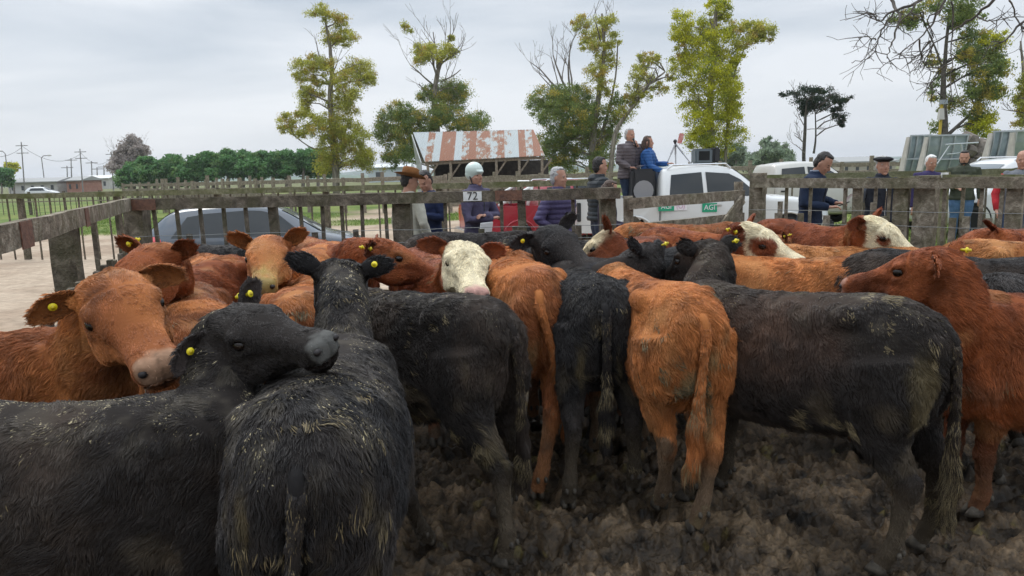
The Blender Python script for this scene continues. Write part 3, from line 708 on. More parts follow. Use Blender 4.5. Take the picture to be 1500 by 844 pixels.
go = link(bpy.data.objects.new('grass', gh)); go['kind'] = 'stuff'

# ------------------------------------------------------------------ timber fences
def woodmat(name, c1, c2, c3, moss=0.0):
    m, n, bs, out = nodes(name)
    tc = n.nodes.new('ShaderNodeTexCoord'); mp = n.nodes.new('ShaderNodeMapping'); mp.inputs['Scale'].default_value = (3, 3, 3); n.links.new(tc.outputs['Object'], mp.inputs[0])
    ns = n.nodes.new('ShaderNodeTexNoise'); ns.inputs['Scale'].default_value = 3.5; ns.inputs['Detail'].default_value = 10; ns.inputs['Roughness'].default_value = .72; ns.inputs['Distortion'].default_value = .6; n.links.new(mp.outputs[0], ns.inputs['Vector'])
    r = n.nodes.new('ShaderNodeValToRGB'); r.color_ramp.elements[0].position = .32; r.color_ramp.elements[0].color = rgb(c1); r.color_ramp.elements[1].position = .68; r.color_ramp.elements[1].color = rgb(c2)
    e = r.color_ramp.elements.new(.52); e.color = rgb(c3); n.links.new(ns.outputs['Fac'], r.inputs[0])
    base = r.outputs[0]
    if moss:
        n2 = n.nodes.new('ShaderNodeTexNoise'); n2.inputs['Scale'].default_value = 1.1; n2.inputs['Detail'].default_value = 5; n.links.new(mp.outputs[0], n2.inputs['Vector'])
        mr = n.nodes.new('ShaderNodeMapRange'); mr.inputs['From Min'].default_value = .45; mr.inputs['From Max'].default_value = .65; mr.inputs['To Max'].default_value = moss; n.links.new(n2.outputs['Fac'], mr.inputs['Value'])
        mm = n.nodes.new('ShaderNodeMix'); mm.data_type = 'RGBA'; n.links.new(mr.outputs[0], mm.inputs['Factor']); n.links.new(base, mm.inputs['A']); mm.inputs['B'].default_value = (.075, .085, .025, 1); base = mm.outputs['Result']
    n.links.new(base, bs.inputs['Base Color'])
    w = n.nodes.new('ShaderNodeTexNoise'); w.inputs['Scale'].default_value = 22; w.inputs['Detail'].default_value = 8; n.links.new(mp.outputs[0], w.inputs['Vector'])
    b = n.nodes.new('ShaderNodeBump'); b.inputs['Strength'].default_value = .9; b.inputs['Distance'].default_value = .012; n.links.new(w.outputs['Fac'], b.inputs['Height']); n.links.new(b.outputs[0], bs.inputs['Normal'])
    bs.inputs['Roughness'].default_value = .92; bs.inputs['Specular IOR Level'].default_value = .15
    return m
M_WOOD = woodmat('weathered_timber', (.07, .056, .04), (.43, .38, .30), (.22, .185, .14), .35)
M_WOODG = woodmat('mossy_timber', (.085, .08, .048), (.26, .245, .17), (.16, .155, .095), .75)
M_WOODD = woodmat('dark_timber', (.05, .041, .03), (.25, .21, .165), (.13, .108, .083), .25)
M_FARW = woodmat('pale_old_boards', (.13, .10, .075), (.36, .31, .24), (.24, .20, .155), .1)
M_WIRE = mat('fence_wire', (.22, .22, .21), .5, metal=.6)
M_RUST = mat('rusty_plate', (.10, .05, .035), .8, (.19, .09, .055), 25, bump=.4)
M_WHITE = mat('white_paint', (.78, .78, .76), .5, (.6, .6, .57), 20)
M_BLACK = mat('black_paint', (.015, .015, .015), .5)
def gzv(x, y): return float(gz(np.array([[x, y, 0.]]))[0])
def frange(a, b, n): return [a + (b - a) * i / max(1, n - 1) for i in range(n)]

def fence(name, label, A, B_, ztop, rail=.115, posts=(), pickets=(), shorts=(), wires=(), m=None, mp_=None, seed=1, base=-.1, group=None, rails=None, ends=0.0, jit=.004, tz=None):
    """A, B_ ends on the ground; posts: (share, width, z above) ; pickets: shares; shorts: (share, width, top)"""
    A = Vector((A[0], A[1], 0)); B_ = Vector((B_[0], B_[1], 0)); d = (B_ - A).normalized(); nr = Vector((d.y, -d.x, 0))
    t = thing(name, label, 'fence', tuple(A) if False else (0, 0, 0), 0, group); rr = random.Random(seed); m = m or M_WOOD; mp_ = mp_ or m
    ext = d * ends; zb = tz if tz is not None else ztop
    L_ = (B_ - A).length; nseg = max(2, int(L_ / .35))
    for k, dz in enumerate(rails or (0,)):
        mb = MB(); mb.beam(A - ext + Vector((0, 0, ztop - rail / 2 - dz)), B_ + ext + Vector((0, 0, zb - rail / 2 - dz)), .055, rail, jit=jit, seg=nseg, seed=seed + k); mb.build('rail', m, t)
    for s_, w, dz in posts:
        p = A.lerp(B_, s_) + nr * -(.03 + w / 2 + .012); z1 = ztop + (zb - ztop) * s_ + dz
        mb = MB(); mb.beam((p.x, p.y, base), (p.x + rr.uniform(-.01, .01), p.y, z1), w, w * .9, up=nr, jit=.006, seg=6, seed=rr.randint(0, 999)); mb.build('post', mp_, t)
    if len(pickets):
        for s_ in pickets:
            p = A.lerp(B_, s_) + nr * -.045; mb = MB(); z1 = ztop + (zb - ztop) * s_ - .01
            mb.beam((p.x + rr.uniform(-.02, .02), p.y, base), (p.x + rr.uniform(-.008, .008), p.y, z1), .034, .03, up=nr, jit=.003, seg=4, seed=rr.randint(0, 999)); mb.build('picket', mp_, t)
    for s_, w, zt in shorts:
        p = A.lerp(B_, s_) + nr * .045; mb = MB()
        mb.beam((p.x, p.y, base), (p.x + rr.uniform(-.01, .01), p.y, zt + rr.uniform(-.02, .02)), w * rr.uniform(.85, 1.15), .035, up=nr, jit=.003, seg=4, seed=rr.randint(0, 999)); mb.build('short_board', mp_, t)
    for z in wires:
        mb = MB(); n_ = max(6, int(L_ / .3)); pts = [A.lerp(B_, i / n_) + nr * .068 + Vector((0, 0, z + rr.uniform(-.006, .006))) for i in range(n_ + 1)]; mb.tube(pts, .0032, 5); mb.build('wire', M_WIRE, t)
    return t
def plate(parent, p, d, w, h, m, name='joint_plate', off=.033):
    d = Vector((d[0], d[1], 0)).normalized(); nr = Vector((d.y, -d.x, 0)); p = Vector(p) + nr * off; mb = MB(); mb.beam(p - d * w / 2, p + d * w / 2, .006, h); return mb.build(name, m, parent)

RZ = 1.565
cor = P(188, 300, 7.5); C0 = (cor.x, 7.5); gl = P(908, 290, 7.5); C1 = (gl.x, 7.5)
# side fence running up to the lens
S0 = (-1.75, 1.9); dS = Vector((C0[0] - S0[0], C0[1] - S0[1])).length
def tpx(px, A, B_):   # share along a line where it crosses a picture column
    d = ray(px, 300); k = d.x / d.y; den = (B_[0] - A[0]) - k * (B_[1] - A[1]); return (k * A[1] - A[0]) / den
sides = [tpx(x, S0, C0) for x in (15, 45, 62)]
fl = fence('timber_fence', 'mossy rail fence beside the red calves, running to the corner post, rusty joint plates', S0, C0, RZ + .01, rail=.12,
      posts=[(tpx(122, S0, C0), .18, -.12)], pickets=[.55, .68, .9], shorts=[(s_, .085, 1.12 + .0 * s_) for s_ in np.arange(.30, .97, .052)], wires=(1.02, .86), m=M_WOOD, mp_=M_WOODD, seed=3, base=-.15)
dv = (C0[0] - S0[0], C0[1] - S0[1])
for s_, w_ in ((tpx(22, S0, C0), .22), (tpx(118, S0, C0), .14)):
    q = Vector((S0[0] + dv[0] * s_, S0[1] + dv[1] * s_, RZ - .055)); plate(fl, q, dv, w_, .13, M_RUST)
# back fence
def sh(px): return tpx(px, C0, C1)
fb = fence('timber_fence', 'grey rail fence closing the back of the pen, white 72 plate on its rail', C0, C1, RZ, tz=RZ - .01,
      posts=[(sh(188), .20, .0), (sh(396), .085, -.02), (sh(585), .19, -.03), (sh(764), .085, -.02), (sh(893), .16, .0)],
      pickets=[sh(x) for x in (222, 256, 290, 325, 358, 438, 470, 500, 528, 562, 652, 735, 840)],
      shorts=[(sh(x), .055, 1.20) for x in (275, 340, 460, 521)] + [(sh(x), .06, 1.17) for x in (705, 755, 806, 847)], wires=(1.18, 1.05), m=M_WOODD, mp_=M_WOODD, seed=5, base=-.15)
q = P(692, 285, 7.46); mbp = MB(); mbp.box((q.x, 7.455, RZ - .06), (.19, .008, .095)); pl72 = mbp.build('number_plate', M_WHITE, fb)
def text(name, s, size, loc, rot, m, parent=None, ext=.002):
    cu = bpy.data.curves.new(name, 'FONT'); cu.body = s; cu.size = size; cu.extrude = ext; cu.align_x = 'CENTER'; cu.align_y = 'CENTER'; cu.materials.append(m)
    tmp = bpy.data.objects.new(name, cu); COL.objects.link(tmp); dg = bpy.context.evaluated_depsgraph_get(); me = bpy.data.meshes.new_from_object(tmp.evaluated_get(dg))
    bpy.data.objects.remove(tmp); o = link(bpy.data.objects.new(name, me), parent); o.location = loc; o.rotation_euler = rot; return o
text('number', '72', .115, (q.x, 7.449, RZ - .06), (math.pi / 2, 0, 0), M_BLACK, pl72)
q = P(745, 283, 7.46); plate(fb, (q.x, 7.5, RZ - .06), (1, 0, 0), .28, .105, M_RUST)
q = P(208, 292, 7.46); plate(fb, (q.x, 7.5, RZ - .06), (1, 0, 0), .26, .11, M_RUST)
# gate
gr = P(1100, 290, 9.05); C2 = (gr.x, 9.05)
g = thing('pen_gate', 'five board timber gate with a diagonal brace between two thick posts', 'gate', (0, 0, 0))
a3, b3 = Vector((C1[0] + .1, C1[1] + .08, 0)), Vector((C2[0] - .12, C2[1] - .09, 0))
for k, z in enumerate((1.38, 1.10, .82, .54)):
    mb = MB(); mb.beam(a3 + Vector((0, 0, z)), b3 + Vector((0, 0, z + .005)), .035, .12, jit=.003, seg=7, seed=40 + k); mb.build('gate_board', M_WOOD, g)
for s_, z in ((.02, 1.46), (.975, 1.55)):
    p = a3.lerp(b3, s_) + Vector((-.02, .05, 0)); mb = MB(); mb.beam((p.x, p.y, .3), (p.x, p.y, z), .10, .045, up=Vector((0, 1, 0)), jit=.003, seg=4); mb.build('gate_stile', M_WOOD, g)
mb = MB(); p, q = a3.lerp(b3, .50), a3.lerp(b3, .96); mb.beam((p.x + .02, p.y - .05, .62), (q.x + .02, q.y - .05, 1.34), .03, .11, jit=.003, seg=5, up=Vector((0, 1, 0)).cross(Vector((1, 0, 0))) * -1); mb.build('brace', M_WOOD, g)
mb = MB(); p, q = a3.lerp(b3, .04), a3.lerp(b3, .36); mb.beam((p.x, p.y + .05, 1.2), (q.x, q.y + .05, .7), .03, .10, jit=.003, seg=5); mb.build('brace', M_WOODD, g)
# right hand stretch in two runs that meet at the knotty post
kp = P(1364, 270, 7.8); C3 = (kp.x, 7.8); C4 = (7.2, 5.2)
def s2(px): return tpx(px, C2, C3)
fr = fence('timber_fence', 'grey rail fence between the gate and the knotty post, short boards and wires below', C2, C3, RZ + .02, tz=RZ, posts=[(s2(1104), .165, .06), (s2(1253), .10, -.12), (s2(1318), .15, -.10)],
      pickets=[s2(x) for x in (1150, 1186, 1236, 1280, 1300)], shorts=[(s2(x), .075, 1.16) for x in (1141, 1176, 1214, 1298)] + [(s2(x), .06, 1.3) for x in (1145, 1281)], wires=(1.2, 1.04), m=M_WOOD, mp_=M_WOOD, seed=7, base=-.15)
def s3(px): return tpx(px, C3, C4)
fk = fence('timber_fence', 'grey rail fence beyond the knotty post towards the bearded person', C3, C4, RZ, posts=[(-.02, .21, .02), (s3(1484), .14, -.1)],
      pickets=[s3(x) for x in (1382, 1408, 1436, 1465)], shorts=[(s3(x), .07, 1.16) for x in (1398, 1418, 1452)], wires=(1.2, 1.04), m=M_WOOD, mp_=M_WOOD, seed=8, base=-.15, ends=.02)
# mossy rails behind
f2 = fence('timber_fence', 'long mossy rail fence crossing behind the people, dark hatchback in front of it', (-16.5, 19.5), (1.5, 16.2), 1.50, rail=.13, posts=[(s_, .13, -.03) for s_ in frange(.05, .98, 7)],
      pickets=frange(.0, 1., 44), m=M_WOODG, mp_=M_WOODD, seed=9, base=-.3, tz=1.52)
f3 = fence('timber_fence', 'mossy rail fence crossing behind the person in navy, white pickup roof above it', (1.5, 16.2), (13.2, 14.5), 1.52, rail=.13, posts=[(s_, .13, -.03) for s_ in frange(.05, .98, 5)],
      pickets=frange(.02, 1., 22), m=M_WOODG, mp_=M_WOODD, seed=10, base=-.1, tz=1.55)
e0, e1, e2 = P(1273, 263, 12.5), P(1380, 259, 10.5), P(1520, 251, 8.2)
f4 = fence('timber_fence', 'green mossy upper rail meeting a white bracket above the knotty post', (e0.x, e0.y), (e1.x, e1.y), 1.50, rail=.12, tz=1.53, posts=[(0.05, .09, -.05), (.97, .09, .05)], m=M_WOODG, seed=11)
f5 = fence('timber_fence', 'green mossy upper rail running out past the person in the red jacket', (e1.x, e1.y), (e2.x, e2.y), 1.54, rail=.13, tz=1.56, posts=[(.9, .09, -.05)], m=M_WOODG, seed=12)
mb = MB(); mb.box((e1.x, e1.y - .06, 1.50), (.10, .02, .14)); mb.build('bracket', M_WHITE, f5)

# far corrals of boards
def corral(x0, x1, y0, y1, ztop, label, n, seed, dz=0):
    t = thing('board_corral', label, 'fence', (0, 0, 0)); a, b = Vector((x0, y0, dz)), Vector((x1, y1, dz)); rr = random.Random(seed)
    for k in range(4):
        mb = MB(); z = ztop - .1 - k * .38; mb.beam(a + Vector((0, 0, z)), b + Vector((0, 0, z + rr.uniform(-.05, .05))), .05, .2, jit=.02, seg=max(3, n * 2), seed=seed + k); mb.build('board', M_FARW, t)
    for i in range(n):
        p = a.lerp(b, i / (n - 1)); mb = MB(); mb.beam(p - Vector((0, 0, .3)), p + Vector((rr.uniform(-.05, .05), 0, ztop + rr.uniform(.05, .4))), .16, .16, up=Vector((0, 1, 0)), jit=.02, seg=2, seed=i); mb.build('post', M_FARW, t)
    return t
corral(-21, -3.2, 44, 36, 1.58, 'pale board corral in front of the shed and beneath the gum trees', 17, 20)
corral(-33, -17, 62, 50, 1.5, 'weathered board corral in front of the dark green treeline', 15, 22)
corral(-2.8, 9.0, 34, 34, 1.55, 'board corral with gates standing under the eaves of the shed', 12, 23)
corral(9.5, 30, 38, 38, 1.70, 'thin board corral beyond the white pickups under the flat topped pine', 14, 24)
fence('wire_fence', 'long thin picket fence over the green field far beyond the mossy rail', (-42, 50), (-17, 42), 1.15, rail=.06, posts=[(s_, .12, .1) for s_ in frange(0, 1, 10)], pickets=frange(0, 1, 60), m=M_FARW, mp_=M_WOODD, seed=31, base=-.4, rails=(0, .5))

# ------------------------------------------------------------------ shed with a rusting roof
def roofmat():
    m, n, bs, out = nodes('rusted_corrugated_iron')
    uv = n.nodes.new('ShaderNodeTexCoord'); sp_ = n.nodes.new('ShaderNodeSeparateXYZ'); n.links.new(uv.outputs['Object'], sp_.inputs[0])
    # sheets of .76 m: each sheet rusts by its own amount
    dv_ = n.nodes.new('ShaderNodeMath'); dv_.operation = 'DIVIDE'; dv_.inputs[1].default_value = .40; n.links.new(sp_.outputs['X'], dv_.inputs[0])
    fl_ = n.nodes.new('ShaderNodeMath'); fl_.operation = 'FLOOR'; n.links.new(dv_.outputs[0], fl_.inputs[0])
    wn = n.nodes.new('ShaderNodeTexWhiteNoise'); wn.noise_dimensions = '1D'; n.links.new(fl_.outputs[0], wn.inputs['W'])
    mp = n.nodes.new('ShaderNodeMapping'); mp.inputs['Scale'].default_value = (1.6, .8, .8); n.links.new(uv.outputs['Object'], mp.inputs[0])
    ns = n.nodes.new('ShaderNodeTexNoise'); ns.inputs['Scale'].default_value = 1.7; ns.inputs['Detail'].default_value = 12; ns.inputs['Roughness'].default_value = .75; n.links.new(mp.outputs[0], ns.inputs['Vector'])
    ad = n.nodes.new('ShaderNodeMath'); ad.operation = 'MULTIPLY_ADD'; ad.inputs[1].default_value = .36; n.links.new(wn.outputs['Value'], ad.inputs[0]); n.links.new(ns.outputs['Fac'], ad.inputs[2])
    r = n.nodes.new('ShaderNodeValToRGB'); r.color_ramp.elements[0].position = .665; r.color_ramp.elements[0].color = (.38, .41, .41, 1); r.color_ramp.elements[1].position = .75; r.color_ramp.elements[1].color = (.25, .105, .055, 1)
    e = r.color_ramp.elements.new(.69); e.color = (.31, .24, .18, 1)
    n.links.new(ad.outputs[0], r.inputs[0]); n.links.new(r.outputs[0], bs.inputs['Base Color']); bs.inputs['Roughness'].default_value = .6; bs.inputs['Metallic'].default_value = .0
    return m
M_ROOF = roofmat(); M_IRON = mat('grey_iron_sheet', (.25, .27, .28), .55, (.36, .37, .36), 3, metal=.3)
SY = 40.0
rl_, rr_, el_, er_ = P(605, 194, SY + 3), P(781, 190, SY + 3), P(622, 237, SY), P(798, 228, SY)
shed = thing('cattle_shed', 'open timber shed with a pitched roof of rust striped iron sheets', 'shed', (el_.x, SY, 0))
off = Vector((el_.x, SY, 0))
def corr(a, b, c, d, n, amp, dirn):   # corrugated quad a-b ridge, d-c eave
    mb = MB(); vs = []
    for i in range(n + 1):
        t = i / n; o_ = dirn * (amp * math.cos(i * math.pi)); vs += [a.lerp(b, t) + o_, d.lerp(c, t) + o_]
    mb.add(vs, [(2 * i, 2 * i + 2, 2 * i + 3, 2 * i + 1) for i in range(n)]); mb.add([v - dirn * .03 for v in vs], [(2 * i + 1, 2 * i + 3, 2 * i + 2, 2 * i) for i in range(n)]); return mb
def O_(v): return v - off
RD, RE = 4.15, 2.35; W_ = 7.1
A_, B2, C_, D_ = Vector((-.5, 3, RD)), Vector((W_ - .55, 3, RD + .15)), Vector((W_, 0, 2.62)), Vector((0, 0, RE))
A_ = O_(rl_); B2 = O_(rr_); C_ = O_(er_); D_ = O_(el_)
nr_ = (B2 - A_).cross(D_ - A_).normalized(); nr_ = -nr_ if nr_.z < 0 else nr_
corr(A_, B2, C_, D_, 150, .018, nr_).build('roof', M_ROOF, shed)
bk0, bk1 = Vector((A_.x - .3, 6.4, D_.z)), Vector((B2.x + .3, 6.4, C_.z)); corr(A_, B2, bk1, bk0, 80, .018, Vector((0, .5, .85))).build('roof', M_IRON, shed)
mb = MB(); ws = []
gab = [Vector((D_.x - .25, .3, .0)), Vector((D_.x - .25, .3, D_.z - .05)), Vector((A_.x - .1, 3, A_.z - .12)), Vector((bk0.x, 6.2, D_.z - .1)), Vector((bk0.x, 6.2, 0))]
mb.add(gab + [g_ + Vector((.05, 0, 0)) for g_ in gab], [(0, 1, 2, 3, 4), (9, 8, 7, 6, 5), (0, 5, 6, 1), (1, 6, 7, 2), (2, 7, 8, 3)]); mb.build('gable_wall', M_IRON, shed)
mb = MB(); mb.box((W_ / 2, 5.5, 1.2), (W_, .08, 2.4)); mb.build('back_wall', mat('dark_boards', (.03, .026, .022), .9, (.06, .05, .04), 5), shed)
for k in range(6):
    x = .15 + k * (C_.x - .3) / 5; z = D_.z + (C_.z - D_.z) * k / 5
    mb = MB(); mb.beam((x, .15, 0), (x, .15, z - .05), .14, .14, up=Vector((0, 1, 0))); mb.build('post', M_FARW, shed)
    mb = MB(); mb.beam((x, .2, z - .9), (x + .55, .2, z - .15), .06, .09); mb.build('brace', M_FARW, shed)
mb = MB(); mb.beam((0, .2, D_.z - .12), (C_.x, .2, C_.z - .12), .1, .14); mb.build('beam', M_FARW, shed)
for k in range(3):
    mb = MB(); mb.beam((.1, -.05, .5 + k * .38), (C_.x - .1, -.05, .5 + k * .38), .05, .2, jit=.01, seg=10); mb.build('rail', M_FARW, shed)

# ------------------------------------------------------------------ trees
def leafmat(name, tr=.25):
    m, n, bs, out = nodes(name); at = n.nodes.new('ShaderNodeAttribute'); at.attribute_name = 'leaf'; n.links.new(at.outputs['Color'], bs.inputs['Base Color'])
    bs.inputs['Roughness'].default_value = .6; bs.inputs['Specular IOR Level'].default_value = .25
    tl = n.nodes.new('ShaderNodeBsdfTranslucent'); n.links.new(at.outputs['Color'], tl.inputs['Color']); ad = n.nodes.new('ShaderNodeMixShader'); ad.inputs[0].default_value = tr
    n.links.new(bs.outputs[0], ad.inputs[1]); n.links.new(tl.outputs[0], ad.inputs[2]); n.links.new(ad.outputs[0], out.inputs['Surface']); return m
M_LEAF = leafmat('tree_leaves', .42)
M_BARK = mat('gum_bark', (.12, .10, .08), .9, (.30, .26, .21), 4, stretch=(2, 2, .4), bump=.5)
M_BARKD = mat('dark_bark', (.05, .042, .036), .95, (.11, .095, .08), 6, bump=.5)
M_TWIG = mat('bare_twigs', (.14, .12, .105), .9, (.22, .19, .17), 6)
def quads(name, cen, ax, wd, col, m, parent):
    """leaf quads: centre, half length vector, half width vector"""
    n = len(cen); v = np.stack([cen - ax - wd * .15, cen - wd * 1.0, cen + ax, cen + wd * 1.0], 1).reshape(-1, 3)
    me = bpy.data.meshes.new(name); me.vertices.add(4 * n); me.vertices.foreach_set('co', v.ravel()); me.loops.add(4 * n); me.loops.foreach_set('vertex_index', np.arange(4 * n, dtype=np.int32))
    me.polygons.add(n); me.polygons.foreach_set('loop_start', np.arange(0, 4 * n, 4, dtype=np.int32)); me.update(calc_edges=True)
    set_attr(me, 'leaf', np.repeat(col, 4, 0)); me.name = name
    if isinstance(m, (list, tuple)): [me.materials.append(k) for k in m]
    else: me.materials.append(m)
    return link(bpy.data.objects.new(name, me), parent)
GREENS = {'gum': ((.28, .31, .07), (.58, .54, .09), (.46, .34, .07)), 'dark': ((.13, .20, .07), (.28, .32, .08), (.44, .36, .07)), 'yellow': ((.38, .40, .03), (.62, .58, .03), (.26, .30, .04)),
          'hedge': ((.085, .20, .07), (.15, .29, .10), (.16, .26, .09)), 'pine': ((.02, .042, .022), (.04, .065, .035), (.06, .07, .04)), 'brown': ((.36, .31, .28), (.46, .40, .37), (.32, .28, .25)), 'far': ((.22, .29, .20), (.30, .36, .23), (.26, .31, .22))}
def crown(name, clumps, Y, pal, parent, seed, dens=1.0, leaf=.125, droop=.7, depth=1.0, off=None):
    """clumps: (px, py, rx, ry) in photo pixels at distance Y: each becomes a 3D cloud of small sprays"""
    rng = np.random.default_rng(seed); C_, A_, W2, K_ = [], [], [], []
    p1, p2, p3 = (np.array(c) for c in GREENS[pal]); sc = Y / FPX
    for (px, py, rx, ry) in clumps:
        rx *= sc * 1.2; ry *= sc * 1.2; yo = Y + rng.uniform(-1, 1) * depth * min(2.2, rx * 1.2); c = np.array(P(px, py, Y)); c[1] = yo; rd = (rx + ry) * .5
        ns = max(8, int(rx * ry * 34))                         # sprays in the clump
        d = rng.normal(0, 1, (ns, 3)); d /= np.linalg.norm(d, axis=1, keepdims=True); r = rng.random(ns) ** .38
        sc_ = c + d * r[:, None] * np.array([rx, rd, ry]) * 1.02
        k = max(4, int(95 * dens))
        sr = rng.uniform(.45, 1.1, ns) * min(.50, .36 * rd + .12)
        cc = np.repeat(sc_, k, 0) + rng.normal(0, .52, (ns * k, 3)) * np.repeat(sr, k)[:, None] * np.array([1, 1, .75])
        t = np.repeat(rng.random(ns), k)[:, None] * .7 + rng.random((ns * k, 1)) * .3
        q = np.repeat(rng.random(ns) < .18, k)[:, None]
        col = (p1 * (1 - t) + p2 * t) * np.where(q, 0, 1) + p3 * q; col = col * rng.uniform(.72, 1.25, (ns * k, 1))
        up = (.88 + .24 * sstep(-1, 1, (cc[:, 2] - c[2]) / ry))[:, None] * 0 + 1
        a = rng.normal(0, 1, (ns * k, 3)); a[:, 2] -= droop * 1.6; a /= np.linalg.norm(a, axis=1, keepdims=True); l = leaf * rng.uniform(.6, 1.4, (ns * k, 1))
        w = np.cross(a, rng.normal(0, 1, (ns * k, 3))); w /= np.maximum(np.linalg.norm(w, axis=1, keepdims=True), 1e-6)
        C_.append(cc); A_.append(a * l * .5); W2.append(w * l * .25); K_.append(col * up)
    return quads(name, np.vstack(C_), np.vstack(A_), np.vstack(W2), np.vstack(K_), M_LEAF, parent)
def limbs(mb, p, d, L_, r, depth, rr, spread=.5, up=.15, kids=(2, 3), mn=.012):
    n = 4; pts = [p]; rads = [r]; q = Vector(p); dd = Vector(d)
    for i in range(n):
        dd = (dd + Vector((rr.uniform(-1, 1), rr.uniform(-1, 1), rr.uniform(-1, 1))) * .20 + Vector((0, 0, up * .3))).normalized(); q = q + dd * (L_ / n); pts.append(q.copy()); rads.append(max(mn * .7, r * (1 - .55 * (i + 1) / n)))
    mb.tube(pts, rads, 5 if r > .03 else 4)
    if depth > 0:
        for k in range(rr.randint(*kids)):
            i = rr.randint(1, n); nd = (dd + Vector((rr.uniform(-1, 1), rr.uniform(-1, 1), rr.uniform(-.6, 1))) * spread * 1.6 + Vector((0, 0, up))).normalized()
            limbs(mb, pts[i], nd, L_ * rr.uniform(.5, .8), max(mn, rads[i] * .62), depth - 1, rr, spread, up, kids, mn)
def tree(name, label, Y, trunk, r0, clumps, pal, seed, bare=(), dens=1., leaf=.125, bark=None, extra=(), group=None, droop=.7, link_=True, zbase=None, stems=()):
    b = P(trunk[0][0], trunk[0][1], Y); t = thing(name, label, 'tree', (0, 0, 0), 0, group); rr = random.Random(seed); bark = bark or M_BARK
    mb = MB(); pts = [P(x, y, Y) for x, y in trunk]; pts[0].z = -.3 if zbase is None else zbase
    fine = [Vector(v) for v in catmull([tuple(p) for p in pts], 4)]; fine = [f + Vector((rr.uniform(-1, 1), rr.uniform(-1, 1), 0)) * .03 for f in fine]
    n = len(fine); rad = [r0 * (1 - .82 * i / n) for i in range(n)]; mb.tube(fine, rad, 10)
    for st in stems:
        sp_ = [Vector(v) for v in catmull([tuple(P(x, y, Y)) for x, y in st[0]], 4)]; mb.tube(sp_, [st[1] * (1 - .7 * i / len(sp_)) for i in range(len(sp_))], 7); fine += sp_; rad += [st[1] * (1 - .7 * i / len(sp_)) for i in range(len(sp_))]
    if link_:
        for (px, py, rx, ry) in clumps:
            c = P(px, py, Y); lo = [i for i, f in enumerate(fine) if f.z < c.z - .1] or [0]
            i = min(lo, key=lambda i: (fine[i] - c).length + .6 * abs(fine[i].z - (c.z - (fine[i] - c).length * .4)))
            s_ = fine[i]; mid = s_.lerp(c, .5) + Vector((rr.uniform(-.3, .3), rr.uniform(-.4, .4), rr.uniform(.0, .3))); mb.tube([s_, s_.lerp(mid, .5), mid, mid.lerp(c, .6), c], [max(.03, min(rad[i] * .5, .11)), .06, .05, .035, .02], 5)
            for k in range(3): limbs(mb, c, (rr.uniform(-1, 1), rr.uniform(-1, 1), rr.uniform(0, 1)), rx * Y / FPX * .9, .02, 1, rr, mn=.012)
    mb.build('trunk', bark, t, True)
    if bare:
        mb = MB()
        for (x0, y0, x1, y1, r, dp) in bare:
            a, b2 = P(x0, y0, Y), P(x1, y1, Y); a.y += rr.uniform(-.4, .4); limbs(mb, a, (b2 - a).normalized(), (b2 - a).length * .62, r, dp, rr, .48, .12, (2, 3), .014)
        mb.build('bare_branches', M_TWIG, t)
    if clumps: crown('crown', clumps, Y, pal, t, seed, dens, leaf, droop)
    for c2, p2 in extra: crown('crown', c2, Y, p2, t, seed + 50, dens, leaf, droop)
    return t
tree('gum_tree', 'tall slender gum with open olive foliage, standing clear of the shed beside the treeline', 60, [(492, 262), (488, 200), (484, 150), (486, 100), (482, 60), (476, 25)], .32,
     [(470, 20, 15, 9), (493, 30, 15, 9), (490, 50, 19, 11), (506, 58, 14, 9), (460, 92, 17, 10), (450, 108, 12, 16), (476, 98, 15, 10), (520, 95, 17, 12), (532, 112, 14, 12), (512, 120, 18, 12), (440, 130, 12, 10), (455, 140, 14, 8),
      (515, 145, 18, 12), (465, 118, 14, 8), (500, 160, 20, 12), (425, 178, 14, 8), (438, 190, 16, 9), (418, 190, 8, 7), (452, 168, 12, 8), (478, 185, 20, 14), (505, 190, 22, 16), (525, 200, 18, 15), (490, 215, 24, 16), (515, 230, 26, 14), (478, 238, 18, 14), (535, 232, 12, 16), (540, 115, 8, 8), (445, 150, 8, 16)], 'gum', 71,
     bare=[(470, 85, 455, 45, .06, 2), (486, 110, 505, 70, .05, 2)], dens=1.0, stems=[([(486, 215), (460, 218), (432, 200)], .09)])
tree('gum_tree', 'half dead gum behind the shed, bare grey twigs above dark green lower foliage', 62, [(640, 262), (640, 200), (636, 150), (640, 110), (645, 85)], .38,
     [(645, 130, 16, 12), (665, 128, 18, 12), (672, 140, 16, 14), (650, 150, 18, 12), (625, 140, 12, 12), (575, 175, 22, 16), (560, 190, 14, 16), (590, 165, 16, 12), (600, 190, 22, 20), (620, 180, 20, 18), (580, 210, 26, 18), (700, 175, 18, 10), (690, 185, 22, 14), (665, 175, 20, 14), (570, 235, 10, 14), (645, 170, 16, 16), (600, 225, 18, 14)], 'dark', 72,
     bare=[(640, 110, 612, 30, .10, 3), (640, 120, 655, 10, .12, 3), (642, 100, 680, 45, .10, 3), (640, 130, 580, 60, .09, 3), (645, 120, 690, 85, .08, 3), (640, 100, 630, 15, .08, 3), (636, 150, 600, 105, .07, 2)], extra=[([(617, 72, 17, 12), (635, 80, 15, 10), (655, 78, 14, 10), (598, 42, 6, 8), (662, 55, 5, 4), (620, 90, 12, 6)], 'gum')])
